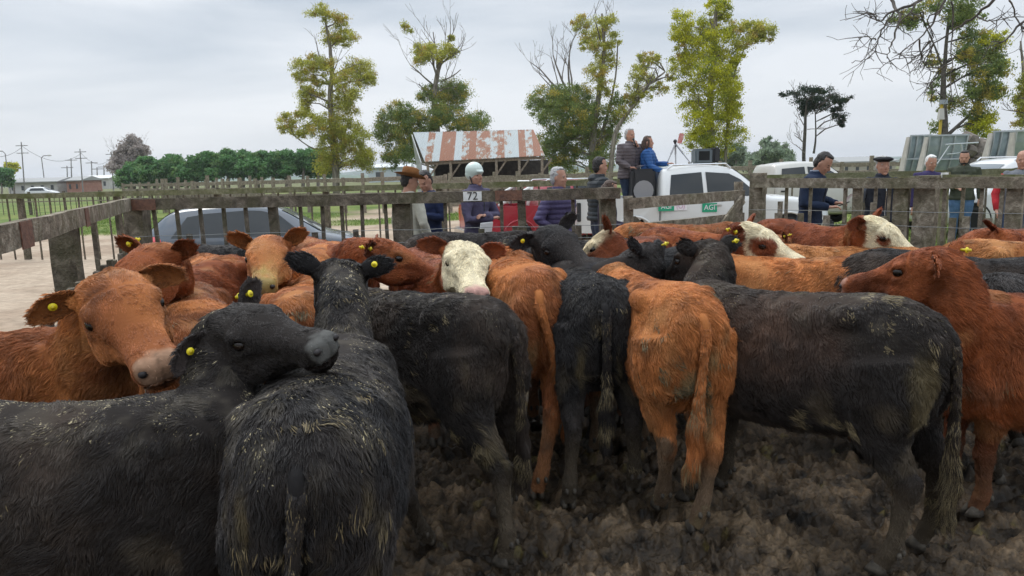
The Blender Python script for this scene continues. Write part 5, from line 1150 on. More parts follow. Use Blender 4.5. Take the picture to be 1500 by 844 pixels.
vehicle('parked_hatchback', 'dark grey hatchback parked behind the back fence, red tail light towards the corner post', 'car', (cx.x, cx.y, -.22), yaw + .06, HATCH, paint('slate_paint', (.045, .062, .085), .2), .31, (-1.25, 1.22),
        [[(-1.48, .99), (-1.02, .98), (-1.02, 1.36), (-1.22, 1.33)], [(-.97, .98), (-.28, .965), (-.28, 1.41), (-.97, 1.375)], [(-.22, .965), (.72, .95), (.30, 1.31), (-.0, 1.395), (-.22, 1.41)]],
        [(.34, 1.0, .88, M_GLASSL, 'windscreen'), (-1.86, -1.50, .85, M_GLASS, 'rear_window')], seams=[[(-.25, .3), (-.25, .95)], [(-.98, .95), (-1.0, .6), (-.9, .35)], [(.70, .92), (.78, .6), (.75, .3)]], handles=[(-.78, .84), (-.05, .83)],
        lamps_f=[(1.5, .66), (1.88, .58), (1.84, .64), (1.5, .76)], lamps_r=[(-1.97, .84), (-1.60, .88), (-1.66, 1.02), (-1.90, 1.03)], mirror=(.62, .98))
PICK = [(-.95, .42, 1.05, 1.08, .80, .80, .72), (-.88, .36, 1.10, 1.62, .84, .84, .62), (-.7, .34, 1.10, 1.70, .86, .85, .60), (-.1, .34, 1.09, 1.75, .87, .85, .60), (.5, .34, 1.08, 1.70, .87, .85, .60), (.85, .34, 1.08, 1.50, .87, .85, .62), (1.25, .34, 1.06, 1.16, .87, .84, .74),
        (1.8, .36, 1.02, 1.10, .86, .82, .74), (2.3, .40, .92, 1.02, .82, .78, .68), (2.52, .42, .82, .88, .74, .72, .62), (2.62, .46, .70, .74, .6, .6, .5)]
def pickup(label, loc, yaw, c, archm=None, roll=None, scale=1.0, roofr=True, name='pickup_truck'):
    pm = paint('pickup_paint', c); t, at, side = vehicle(name, label, 'pickup truck', loc, yaw, PICK, pm, .37, (1.65,), [[(-.78, 1.16), (-.08, 1.15), (-.08, 1.62), (-.70, 1.58)], [(0, 1.15), (1.08, 1.14), (.72, 1.46), (.48, 1.58), (0, 1.62)]],
        [(.62, 1.2, .9, M_GLASSL, 'windscreen')], seams=[[(-.04, .45), (-.04, 1.1)], [(-.88, .5), (-.88, 1.08)], [(1.12, .5), (1.15, 1.08)]], handles=[(-.72, 1.0), (.18, .99)], lamps_f=[(2.2, .74), (2.56, .70), (2.5, .84), (2.18, .92)], mirror=(1.0, 1.2), archm=archm,
        roofr=(-.75, .55, .56) if roofr else None, scale=scale)
    for sg in (-1, 1):
        mb = MB(); pts = []; r = .43
        out = [(-2.62, .52), (-2.62, 1.17), (-.99, 1.15), (-.99, .42), (-1.5 + r + .06, .42)] + [(-1.5 + r * math.cos(u), .37 + r * math.sin(u)) for u in np.linspace(.1, math.pi - .1, 12)] + [(-1.5 - r - .06, .5)]
        a = [Vector((x, sg * (.855 - .03 * abs(z - .8)), z)) for x, z in out]; b = [v - Vector((0, sg * .07, 0)) for v in a]; n = len(out); idx = tuple(range(n))
        bm = bmesh.new(); vs = [bm.verts.new(v) for v in a]; f = bm.faces.new(vs); bmesh.ops.triangulate(bm, faces=[f]); bm.verts.index_update(); tri = [[v.index for v in f_.verts] for f_ in bm.faces]; bm.free()
        mb.add(a, tri); mb.add(b, [t_[::-1] for t_ in tri]); mb.add(a + b, [(i, (i + 1) % n, n + (i + 1) % n, n + i) for i in range(n)]); mb.build('bed_side', pm, t)
        mb = MB(); mb.tube([Vector((-1.5 + .44 * math.cos(u), sg * .86, .37 + .44 * math.sin(u))) for u in np.linspace(-.1, math.pi + .1, 14)], .022, 6); mb.build('arch_trim', archm or pm, t, True)
        wheel(-1.5, sg * .74, .37, t)
        mb = MB(); mb.box((-2.6, sg * .80, .92), (.07, .14, .36), bev=.01); mb.build('tail_light', M_TAIL if c[0] < .45 else M_PLAS, t)
    mb = MB(); mb.box((-1.8, 0, .62), (1.65, 1.56, .08)); mb.build('bed_floor', M_PLAS, t); mb = MB(); mb.box((-2.6, 0, .86), (.06, 1.44, .58), bev=.01); mb.build('tailgate', pm, t)
    mb = MB(); mb.box((-2.70, 0, .52), (.16, 1.66, .17), bev=.03); mb.build('rear_bumper', M_CHROME if c[0] < .7 else M_PLAS, t); mb = MB(); mb.box((2.62, 0, .52), (.14, 1.5, .2), bev=.04); mb.build('front_bumper', M_PLAS, t)
    if roll:
        mb = MB(); mb.tube([(-1.25, -.74, 1.15), (-1.1, -.66, 1.62), (-1.1, -.4, 1.72), (-1.1, .4, 1.72), (-1.1, .66, 1.62), (-1.25, .74, 1.15)], .045, 8); mb.tube([(-1.1, -.66, 1.62), (-2.0, -.74, 1.17)], .04, 8); mb.tube([(-1.1, .66, 1.62), (-2.0, .74, 1.17)], .04, 8); mb.build('roll_bar', M_WHITE, t, True)
    return t
# the white pickup the auction is called from
q0, q1 = P(838, 300, 14.6), P(1192, 300, 14.9); TW = (q0 + q1) / 2; tyaw = math.atan2(q1.y - q0.y, q1.x - q0.x); TWZ = .02
tw = pickup('long white pickup behind the gate, green stickers on its doors, people standing in its bed', (TW.x, TW.y, TWZ), tyaw, (.62, .62, .60)); tw.scale = (.965, 1, 1)
def tl(x, y, z): c, s_ = math.cos(tyaw), math.sin(tyaw); return Vector((TW.x + c * x * .965 - s_ * y, TW.y + s_ * x * .965 + c * y, TWZ + z))
M_GREEN = mat('sticker_green', (.01, .30, .16), .5); M_STW = mat('sticker_white', (.72, .70, .72), .5); M_PINK = mat('sticker_pink', (.55, .30, .45), .5)
def sticker(x, z, w, h, m, txt=None, tm=None, size=.1, off=0, nm='sticker'):
    mb = MB(); mb.box((x, -.885 - off, z), (w, .006, h), bev=.0); o = mb.build(nm, m, tw)
    if txt: text('lettering', txt, size, (x, -.8905 - off, z), (math.pi / 2, 0, 0), tm or M_STW, o)
sticker(-.86, .98, .32, .16, M_GREEN, 'AGI', M_STW, .13); sticker(-.57, .98, .26, .15, M_STW, '(O)', M_PINK, .12); sticker(.02, .94, .30, .17, M_GREEN, 'AGI', M_STW, .14)
# things on and in the pickup
mb = MB(); c = tl(.18, .1, 1.80); sp = thing('loudspeaker', 'grey wedge shaped loudspeaker standing on the white pickup roof', 'loudspeaker', tuple(c), tyaw); mb.box((0, 0, .13), (.36, .30, .30), taper=.8, bev=.03); mb.build('cabinet', mat('grey_speaker', (.10, .12, .13), .5), sp); mb = MB(); mb.box((.27, 0, .15), (.14, .28, .30), bev=.03); mb.build('side_box', M_PLAS, sp)
mb = MB(); mb.box((0, -.16, .14), (.22, .01, .18)); mb.build('grille', M_ARCH, sp)
c = tl(-1.22, -.25, .67); sp = thing('loudspeaker', 'large black loudspeaker box tilted in the pickup bed against the cab', 'loudspeaker', tuple(c), tyaw); mb = MB(); mb.box((0, 0, .52), (.46, .60, 1.04), bev=.05); mb.build('cabinet', M_PLAS, sp)
mb = MB(); mb.tube([(-.02, -.31, .62), (-.02, -.34, .62)], [.17, .20], 16); mb.build('cone', M_RIM, sp); mb = MB(); mb.tube([(-.02, -.30, .30), (-.02, -.33, .30)], [.12, .14], 16); mb.build('cone', M_ARCH, sp)
# camera tripod with a phone
a = P(992, 246, 14.6); th = thing('phone_tripod', 'tripod on the pickup roof holding a phone in a pink red case', 'tripod', (a.x, 14.6, 1.79), 0); top = P(989, 207, 14.6) - Vector((a.x, 14.6, 1.79))
for dx, dy in ((-.24, -.1), (.26, -.12), (.03, .25)):
    mb = MB(); mb.tube([(top.x * .9, 0, top.z * .9), (top.x * .5 + dx * .5, dy * .5, top.z * .45)], .018, 6); mb.tube([(top.x * .5 + dx * .5, dy * .5, top.z * .45), (dx, dy, 0)], .012, 6); mb.build('leg', M_RIM, th)
mb = MB(); mb.tube([(top.x * .9, 0, top.z * .75), tuple(top)], .022, 8); mb.ball(tuple(top), (.04, .04, .04), 8); mb.build('head', M_PLAS, th)
pq = P(997, 203, 14.55) - Vector((a.x, 14.6, 1.79)); mb = MB(); mb.box(tuple(pq), (.09, .03, .20), M=Matrix.Rotation(.25, 3, 'Y'), bev=.008); mb.build('phone', mat('pink_case', (.45, .08, .09), .4, (.6, .35, .3), 14), th)
# the other vehicles
q = P(742, 300, 18.6); rp_ = pickup('red pickup with a white roll bar, tail towards the helmeted person', (q.x + 1.5, 18.9, -.25), .30, (.34, .012, .028), roll=True)
q = P(1150, 300, 19.5); sp_ = pickup('silver beige pickup behind the person in navy, beyond the mossy rail', (q.x + .35, 19.8, .05), .10, (.50, .48, .43), roofr=False, archm=M_PLAS)
SUV = [(-2.2, .46, .80, .84, .60, .65, .58), (-2.12, .36, .98, 1.10, .80, .82, .72), (-2.0, .3, 1.03, 1.42, .85, .84, .66), (-1.7, .28, 1.04, 1.68, .87, .85, .62), (-1., .26, 1.02, 1.74, .88, .86, .61), (-.1, .26, 1.01, 1.74, .88, .86, .61), (.4, .26, 1.0, 1.64, .88, .86, .62), (.85, .26, .99, 1.30, .88, .85, .66),
       (1.15, .26, .97, 1.06, .87, .84, .74), (1.7, .28, .90, .98, .84, .80, .70), (2.05, .34, .78, .82, .74, .70, .6), (2.18, .42, .62, .66, .55, .55, .5)]
q = P(1438, 300, 16.8)
vehicle('parked_suv', 'white off road wagon with dark windows parked behind the bearded person', 'car', (q.x + .55, 17.0, .0), math.radians(188), SUV, paint('suv_white', (.60, .60, .59)), .36, (-1.4, 1.4),
        [[(-1.95, 1.10), (-1.15, 1.09), (-1.15, 1.58), (-1.72, 1.55)], [(-1.08, 1.09), (-.28, 1.08), (-.28, 1.60), (-1.08, 1.59)], [(-.2, 1.08), (.86, 1.06), (.38, 1.52), (-.2, 1.60)]], [(.45, 1.1, .9, M_GLASSL, 'windscreen'), (-2.08, -1.8, .85, M_GLASS, 'rear_window')],
        seams=[[(-.24, .4), (-.24, 1.06)], [(-1.1, 1.06), (-1.12, .6)], [(.95, 1.0), (.95, .4)]], handles=[(-.95, .95), (-.1, .94)], lamps_f=[(1.75, .72), (2.08, .66), (2.0, .8), (1.7, .88)], lamps_r=[(-2.1, .8), (-1.95, .8), (-1.93, 1.05), (-2.08, 1.05)], roofr=(-1.6, .2, .56), mirror=(.8, 1.12), archm=M_PLAS)
q = P(42, 283, 55); hatch2 = vehicle('distant_car', 'small white car on the green field under the pale building', 'car', (P(62, 275, 100).x, 100, -.2), .2, HATCH, paint('white_paint_far', (.6, .6, .6)), .31, (-1.25, 1.22), [[(-1.4, .99), (.6, .96), (.25, 1.34), (-1.2, 1.34)]], [(.34, 1.0, .88, M_GLASS, 'windscreen')])

# ------------------------------------------------------------------ people
M_SKINP = mat('skin', (.42, .23, .16), .5, (.36, .18, .12), 12, spec=.35)
def remesh_obj(mb, name, m, parent, vox, it=3, fn=None):
    tmp = mesh_obj('tmp', mb.v, mb.f); md = tmp.modifiers.new('r', 'REMESH'); md.mode = 'VOXEL'; md.voxel_size = vox; sm = tmp.modifiers.new('s', 'SMOOTH'); sm.factor = .5; sm.iterations = it
    dg = bpy.context.evaluated_depsgraph_get(); me = bpy.data.meshes.new_from_object(tmp.evaluated_get(dg)); tm = tmp.data; bpy.data.objects.remove(tmp); bpy.data.meshes.remove(tm)
    if fn:
        nv = len(me.vertices); co = np.empty(nv * 3); me.vertices.foreach_get('co', co); co = co.reshape(-1, 3); nn = np.empty(nv * 3); me.vertices.foreach_get('normal', nn); nn = nn.reshape(-1, 3)
        me.vertices.foreach_set('co', (co + nn * fn(co)[:, None]).ravel()); me.update()
    me.materials.clear(); me.materials.append(m); me.shade_smooth(); me.name = name; return link(bpy.data.objects.new(name, me), parent)
def cloth(name, c, c2=None, rough=.85): return mat(name, c, rough, c2 or tuple(v * .72 for v in c), 9, bump=.35, bscale=30, spec=.2)
HAIRC = {'dark': (.012, .009, .008), 'grey': (.30, .29, .28), 'white': (.55, .54, .52), 'brown': (.05, .028, .018)}
PN = [0]
def person(label, loc, yaw, h=1.75, jacket=(.1, .1, .12), trousers=(.05, .05, .06), hair='dark', hairlen=0, arms=None, head=(0, 0), puff=False, beard=None, lean=0.0, sit=0.0, girth=1.0, collar=None, boots=(.03, .025, .02), hood=False, extra=None, jbot=.86, hat=None, vest=None, skin=None):
    """arms: {'L': (elbow, wrist, hand direction), 'R': ...} in local metres for a 1.75 m figure facing +X; head: (pitch down, yaw to the left)"""
    PN[0] += 1; sd = PN[0] * 13; t = thing('person', label, 'person', loc, yaw); k = h / 1.75; t.scale = (k, k, k); g = girth
    sk = skin or M_SKINP
    def lx(z): return lean * max(0, z - .9)
    def E(c, a, b, n=20, e=1.0): return [Vector((c[0] + a * math.copysign(abs(math.cos(u)) ** e, math.cos(u)), c[1] + b * math.copysign(abs(math.sin(u)) ** e, math.sin(u)), c[2])) for u in np.arange(n) * 2 * math.pi / n]
    tors = [(.84, .095, .15), (.92, .105, .165), (1.03, .095, .145), (1.15, .105, .155), (1.28, .115, .175), (1.38, .105, .185), (1.44, .075, .14), (1.475, .055, .075)]
    arms = arms or {}
    A_ = {}
    for s_, sy in (('L', 1), ('R', -1)):
        sh_ = Vector((lx(1.4), sy * .185 * (.5 + .5 * g), 1.405)); d = arms.get(s_) or (Vector((lx(1.1) - .02, sy * .245 * g, 1.12)), Vector((lx(.9) + .04, sy * .25 * g, .87)), Vector((.2, 0, -1)))
        A_[s_] = (sh_, Vector(d[0]), Vector(d[1]), Vector(d[2]).normalized())
    LG = {s_: (Vector((0, sy * .09, .90)), Vector((.02, sy * .10, .49)), Vector((-.02, sy * .105, .09))) for s_, sy in (('L', 1), ('R', -1))}
    pit, yw = head; HM_ = Matrix.Rotation(yw, 3, 'Z') @ Matrix.Rotation(pit, 3, 'Y'); nk = Vector((lx(1.5), 0, 1.49)); 
    def hp(x, y, z): return nk + HM_ @ Vector((x, y, z))
    b = MB(); b.loft([E((lx(z), 0, z), a * g, w * g, e=.9) for z, a, w in tors])
    b.tube([Vector((lx(1.45) - .01, 0, 1.44)), nk.lerp(hp(.0, 0, .05), .5), hp(.0, 0, .07)], [.062, .055, .056], 12)
    hr = [(.0, .015, .030, .028, -.0), (.015, .03, .05, .042, .0), (.04, .02, .072, .057, .0), (.075, .012, .088, .067, .0), (.11, .005, .094, .073, .0), (.15, -.003, .097, .077, .0), (.19, -.008, .095, .076, 0), (.225, -.01, .082, .067, 0), (.25, -.012, .055, .047, 0), (.262, -.012, .02, .02, 0)]
    b.loft([[hp(cx_ + a * math.cos(u), w * math.sin(u), z) for u in np.arange(18) * math.pi / 9] for z, cx_, a, w, _ in hr])
    b.loft([[hp(x + .0, y * math.cos(u), z + zz * math.sin(u)) for u in np.arange(8) * math.pi / 4] for x, y, z, zz in ((.085, .010, .150, .006), (.098, .011, .135, .012), (.118, .014, .112, .012), (.104, .014, .098, .008))])   # nose
    b.ball(hp(.088, 0, .066), (.014, .026, .009), 8, HM_); b.ball(hp(.080, 0, .028), (.022, .028, .02), 8, HM_); b.ball(hp(.083, 0, .165), (.014, .05, .010), 8, HM_)
    for sy in (-1, 1): b.ball(hp(-.008, .076 * sy, .125), (.018, .010, .03), 8, HM_); b.ball(hp(.062, .038 * sy, .105), (.03, .025, .02), 8, HM_)
    for s_, sy in (('L', 1), ('R', -1)):
        sh_, el, wr, hd_ = A_[s_]; b.tube([sh_ - Vector((0, sy * .03, 0)), sh_.lerp(el, .5), el, el.lerp(wr, .4), wr], [.05, .044, .036, .036, .024], 10)
        # hand: palm, four fingers of unequal length with a bend, thumb from the side
        up = Vector((0, 0, 1)) if abs(hd_.z) < .8 else Vector((1, 0, 0)); sd_ = hd_.cross(up).normalized(); pn = sd_.cross(hd_).normalized(); pc = wr + hd_ * .05
        b.tube([wr, pc - hd_ * .02, pc + hd_ * .035], [.024, .033, .032], 10, flat=.55)
        for f, (o_, fl_) in enumerate(((-.027, .070), (-.009, .080), (.009, .075), (.026, .060))):
            k0 = pc + hd_ * .03 + sd_ * o_; k1 = k0 + (hd_ * .85 - pn * .35) * fl_ * .5; k2 = k1 + (hd_ * .35 - pn * .9) * fl_ * .5; b.tube([k0 - hd_ * .02, k0, k1, k2], [.0085, .0095, .0088, .0075], 7)
        th0 = wr + hd_ * .03 - sd_ * .025 * 1; b.tube([th0, th0 - sd_ * .028 + hd_ * .02, th0 - sd_ * .030 + hd_ * .055 - pn * .015], [.011, .0105, .008], 7)
        h0, kn, an = LG[s_]; b.tube([h0, h0.lerp(kn, .5), kn, kn.lerp(an, .35), an], [.085, .07, .05, .05, .034], 10); b.tube([an, an + Vector((.10, 0, -.045)), an + Vector((.17, 0, -.06))], [.04, .035, .022], 8)
    remesh_obj(b, 'body', sk, t, .0075, 2)
    # trousers, boots
    m = MB(); m.loft([E((lx(z) * .5, 0, z), a * g, w * g, e=.9) for z, a, w in ((.80, .10, .155), (.86, .115, .175), (.95, .115, .172), (1.02, .108, .158))])
    for s_ in 'LR':
        h0, kn, an = LG[s_]; m.tube([h0, h0.lerp(kn, .35), h0.lerp(kn, .75), kn, kn.lerp(an, .4), an + Vector((0, 0, .02))], [.10 * g, .10 * g, .078, .069, .068, .058], 14)
    remesh_obj(m, 'trousers', cloth('trouser_cloth', trousers), t, .013, 3, lambda co: vnoise(co * np.array([14, 14, 9]), sd) * .007 + np.abs(vnoise(co * np.array([5, 5, 30]), sd + 1)) * .004)
    for s_ in 'LR':
        an = LG[s_][2]; m = MB(); m.tube([an + Vector((-.01, 0, .10)), an + Vector((-.01, 0, .0)), an + Vector((.03, 0, -.04)), an + Vector((.12, 0, -.045)), an + Vector((.2, 0, -.06))], [.055, .052, .052, .045, .026], 12)
        m.box((an.x + .06, an.y, .012), (.29, .095, .024), bev=.01); m.build('boot', cloth('boot_leather', boots, rough=.5), t, True)
    # jacket
    m = MB(); pf = .022 if puff else .0
    m.loft([E((lx(z), 0, z), (a + .022 + pf) * g, (w + .022 + pf) * g, n=28, e=.9) for z, a, w in [(jbot, .108, .168), (jbot + .04, .112, .170)] + [q for q in tors if q[0] > jbot + .05 and q[0] < 1.46]] + [E((lx(1.47), 0, 1.475), .085, .095, n=28), E((lx(1.5) + .005, 0, 1.515 if collar or puff else 1.49), .072, .078, n=28)])
    for s_, sy in (('L', 1), ('R', -1)):
        sh_, el, wr, hd_ = A_[s_]
        if vest: m.ball(sh_ - Vector((0, sy * .02, .0)), (.075, .06, .07), 10)
        else: m.tube([sh_ - Vector((0, sy * .05, .01)), sh_, sh_.lerp(el, .5), el, el.lerp(wr, .5), wr - (wr - el).normalized() * .01], [.075 + pf * .6, .078 + pf * .6, .066 + pf * .5, .058 + pf * .5, .052 + pf * .4, .040], 14)
    if hood: m.ball((lx(1.5) - .085, 0, 1.46), (.075, .12, .06), 14)
    def fold(co):
        f = vnoise(co * np.array([12, 12, 7]), sd + 3) * .008 + np.abs(vnoise(co * np.array([6, 6, 22]), sd + 4)) * .006
        if puff: f = f * .5 + (np.abs(np.sin(co[:, 2] * math.pi / .062)) ** .6 - .6) * .011
        return f
    jo = remesh_obj(m, 'jacket' if not vest else 'vest', cloth('jacket_cloth', jacket, rough=.6 if puff else .85), t, .0105, 2, fold)
    if vest:
        for s_, sy in (('L', 1), ('R', -1)):
            sh_, el, wr, hd_ = A_[s_]; m = MB(); m.tube([sh_ - Vector((0, sy * .02, .0)), sh_.lerp(el, .5), el, el.lerp(wr, .5), wr], [.072, .060, .052, .046, .036], 12); m.build('sleeve', cloth('sleeve_cloth', vest), t, True)
    m = MB(); zf = jbot + .03; zip_ = [(lx(z) + (np.interp(z, [q[0] for q in tors], [q[1] for q in tors]) + .024 + pf) * g, 0, z) for z in np.linspace(zf, 1.42, 9)]; m.tube(zip_, .006, 5); m.build('zip', M_CHROME if vest else M_PLAS, t)
    if collar: 
        m = MB(); m.loft([E((lx(1.47), 0, 1.46), .082, .09, n=20), E((lx(1.5) + .004, 0, 1.525), .070, .075, n=20)], False); m.build('collar', cloth('collar_cloth', collar), t, True)
    # eyes, brows, mouth
    for sy in (-1, 1):
        m = MB(); m.ball(hp(.0795, .031 * sy, .137), (.009, .012, .006), 8, HM_); m.build('eye', M_EYE, t, True); m = MB(); m.tube([hp(.084, .015 * sy, .158), hp(.084, .034 * sy, .162), hp(.074, .052 * sy, .156)], .0045, 5); m.build('eyebrow', mat('brow', HAIRC[hair if hair else 'grey'], .9), t)
    m = MB(); m.tube([hp(.092, -.022, .066), hp(.099, 0, .065), hp(.092, .022, .066)], .0035, 5); m.build('mouth', mat('lips', (.22, .08, .07), .5), t)
    if hair and not (hat == 'helmet'):
        hm = mat('hair', HAIRC[hair], .6, tuple(v * 1.6 for v in HAIRC[hair]), 60, bump=.8, bscale=80)
        m = MB(); m.ball(hp(-.026, 0, .178), (.092, .083, .098), 16, HM_); m.ball(hp(-.045, 0, .12), (.068, .078, .08), 14, HM_)
        if hat is None: m.ball(hp(.012, 0, .245), (.058, .060, .026), 12, HM_)
        if hairlen: 
            m.tube([hp(-.05, 0, .16), hp(-.075, 0, .06), hp(-.08, .01, -.06), hp(-.075, .01, -.16)][:2 + hairlen], [.08, .078, .06, .03][:2 + hairlen], 12)
            for sy in (-1, 1): m.tube([hp(.03, .072 * sy, .19), hp(.02, .08 * sy, .10), hp(-.02, .07 * sy, .0)], [.018, .022, .02], 8)
        remesh_obj(m, 'hair', hm, t, .009, 1, lambda co: vnoise(co * 60, sd) * .006)
    if beard:
        m = MB(); m.ball(hp(.052, 0, .045), (.052, .052, .042), 14, HM_); m.tube([hp(.0, -.07, .12), hp(.02, -.064, .07), hp(.06, -.04, .035), hp(.075, 0, .025), hp(.06, .04, .035), hp(.02, .064, .07), hp(.0, .07, .12)], .014, 8); m.ball(hp(.092, 0, .080), (.012, .028, .007), 8, HM_)
        remesh_obj(m, 'beard', mat('beard', HAIRC[beard], .9, bump=.6, bscale=90, scale=60), t, .007, 1, lambda co: vnoise(co * 90, sd) * .003)
    if hat == 'brim':
        hm = cloth('tan_felt', (.24, .105, .035), (.18, .075, .025)); m = MB(); n_ = 28
        def br(r, z, w): return [hp(-.01 + r * 1.12 * math.cos(u), r * math.sin(u), z + w * math.sin(u) ** 2) for u in np.arange(n_) * 2 * math.pi / n_]
        m.loft([br(.175, .195, .035), br(.13, .188, .01), br(.093, .19, 0), br(.092, .24, 0), br(.088, .285, 0), br(.06, .30, 0), br(.02, .275, 0)]); m.loft([br(.175, .190, .035), br(.09, .180, 0)]); m.build('hat', hm, t, True)
        m = MB(); m.loft([br(.0945, .194, 0), br(.0945, .218, 0)], False); m.build('hat_band', M_PLAS, t, True)
    if hat == 'helmet':
        hm = mat('pale_helmet', (.52, .60, .55), .35, coat=.4); m = MB(); m.ball(hp(-.015, 0, .195), (.122, .103, .108), 20, HM_); m.ball(hp(-.03, 0, .15), (.112, .098, .085), 16, HM_); m.tube([hp(.085, -.05, .185), hp(.125, 0, .18), hp(.085, .05, .185)], [.016, .02, .016], 8); 
        remesh_obj(m, 'helmet', hm, t, .008, 3); m = MB(); m.tube([hp(.0, .085, .13), hp(.02, .07, .04), hp(.045, .0, -.004), hp(.02, -.07, .04), hp(.0, -.085, .13)], .007, 6); m.build('chin_strap', M_PLAS, t)
    if hat == 'beret':
        m = MB(); m.ball(hp(-.0, 0, .225), (.135, .135, .035), 20, HM_); m.ball(hp(-.01, 0, .205), (.100, .084, .04), 16, HM_); remesh_obj(m, 'beret', cloth('black_felt', (.012, .012, .014)), t, .008, 2, lambda co: vnoise(co * 18, sd) * .006)
    return t
def held(name, label, cat, p, d, m, size=(.15, .21, .002), rz=0, tilt=0.0):
    mb = MB(); R_ = Matrix.Rotation(rz, 3, 'Z') @ Matrix.Rotation(tilt, 3, 'Y'); x, y, z = size
    if z < .004:   # a sheet with a curl
        vs = []; n = 5
        for i in range(n + 1):
            for j in (0, 1): vs.append(R_ @ Vector(((i / n - .5) * x, (j - .5) * y, .012 * math.sin(i / n * 3.1))))
        mb.add(vs, [(2 * i, 2 * i + 2, 2 * i + 3, 2 * i + 1) for i in range(n)]); mb.add([v + R_ @ Vector((0, 0, .0015)) for v in vs], [(2 * i + 1, 2 * i + 3, 2 * i + 2, 2 * i) for i in range(n)])
    else: mb.box((0, 0, 0), size, M=R_, bev=.004)
    o = mb.build(name, m); o.location = p; return tag(o, label, cat)
M_PAPER = mat('paper', (.68, .64, .72), .8); M_PAPERW = mat('white_paper', (.75, .75, .74), .8)
def world_pt(t, v): return t.matrix_basis @ Vector(v)
W = lambda px, Y: (P(px, 300, Y).x, Y, gzv(P(px, 300, Y).x, Y) if Y > 10 else -.02)
D2 = math.radians
a_hip = (Vector((-.10, .30, 1.14)), Vector((.05, .19, .96)), Vector((.6, -.5, -.4)))
pa = person('person in cream jacket and brown brimmed hat, back turned, beside the thick post', W(598, 9.1), D2(42), 1.82, (.50, .48, .40), (.06, .12, .27), 'dark', arms={'R': (Vector((.02, -.27, 1.12)), Vector((.12, -.24, .90)), Vector((.6, .2, -.6)))}, hat='brim', girth=1.08, head=(.25, -.35))
pb = person('young dark haired person in navy sweater reading a small paper next to the brimmed hat', W(629, 9.7), D2(-128), 1.82, (.018, .028, .075), (.16, .15, .13), 'dark', arms={'L': (Vector((.02, .24, 1.14)), Vector((.25, .10, 1.18)), Vector((.8, -.5, .2))), 'R': (Vector((.03, -.24, 1.14)), Vector((.26, -.08, 1.18)), Vector((.8, .5, .2)))}, head=(.55, .15))
held('folded_paper', 'small white paper held by the young person in the navy sweater', 'paper', world_pt(pb, (.36, 0, 1.22)), 0, M_PAPER, (.12, .16, .002), D2(-128), -.5)
pc_ = person('person in pale riding helmet with folded arms, violet grey jacket and khaki trousers', W(697, 9.5), D2(-38), 1.86, (.085, .075, .125), (.26, .205, .14), 'dark', arms={'L': (Vector((.10, .27, 1.12)), Vector((.20, -.08, 1.14)), Vector((0, -1, .1))), 'R': (Vector((.10, -.27, 1.10)), Vector((.22, .06, 1.10)), Vector((.1, 1, .1)))}, hat='helmet', head=(.02, -.12), jbot=.80, collar=(.03, .03, .05))
held('folded_paper', 'white folded sheet tucked under the folded arms of the helmeted person', 'paper', world_pt(pc_, (.24, -.10, 1.0)), 0, M_PAPERW, (.02, .24, .13), D2(-38), .2)
pd = person('grey haired stout person in purple padded jacket, hand in pocket beside the red pickup', W(818, 9.3), D2(-30), 1.80, (.075, .06, .13), (.12, .11, .11), 'grey', arms={'L': (Vector((-.06, .34, 1.12)), Vector((.08, .24, .93)), Vector((.5, -.5, -.5))), 'R': (Vector((-.10, -.34, 1.13)), Vector((.06, -.24, .93)), Vector((.5, .3, -.7)))}, puff=True, girth=1.25, head=(.05, .1), jbot=.80)
pe = person('dark haired person in black hooded jacket, behind the short brown haired person', (P(878, 300, 11).x, 11, .06), D2(10), 1.86, (.03, .035, .04), (.04, .05, .08), 'dark', hood=True, puff=True, girth=1.1, head=(.1, 0))
pf_ = person('brown haired person in dark jacket holding out a sheet beside the gate post', W(889, 9.5), D2(-8), 1.62, (.045, .035, .055), (.03, .03, .04), 'brown', hairlen=1, arms={'R': (Vector((.10, -.24, 1.12)), Vector((.34, -.20, 1.10)), Vector((1, 0, .0))), 'L': (Vector((.10, .22, 1.12)), Vector((.32, .10, 1.08)), Vector((1, -.1, 0)))}, head=(.35, .1))
held('price_sheet', 'sheet of paper in the outstretched hand by the gate post', 'paper', world_pt(pf_, (.50, -.17, 1.12)), 0, M_PAPERW, (.20, .15, .002), D2(-8), -.1)
BZ = TWZ + .665
c = tl(-2.12, .0, 0); pg_ = person('grey haired person on the pickup speaking into a microphone, taupe quilted jacket', (P(922, 300, 14.6).x, 14.6, BZ), D2(-58), 1.84, (.115, .095, .10), (.035, .05, .085), 'grey', puff=True, girth=1.15, head=(.08, .1),
    arms={'L': (Vector((.08, .26, 1.20)), Vector((.17, .06, 1.42)), Vector((-.1, -.5, .8))), 'R': (Vector((.02, -.28, 1.14)), Vector((.22, -.16, 1.02)), Vector((.9, .3, 0)))}, jbot=.82)
mb = MB(); mb.tube([(0, 0, 0), (0, 0, .15)], [.013, .016], 10); mb.ball((0, 0, .17), (.026, .026, .026), 10); o = mb.build('microphone', M_PLAS, None, True); o.location = world_pt(pg_, (.19, -.0, 1.40)); o.rotation_euler = (.3, -.4, 0); tag(o, 'black microphone held up to the mouth of the auctioneer', 'microphone')
held('notes', 'white notes in the lowered hand of the person with the microphone', 'paper', world_pt(pg_, (.36, -.08, 1.03)), 0, M_PAPER, (.20, .15, .002), D2(-58), -.3)
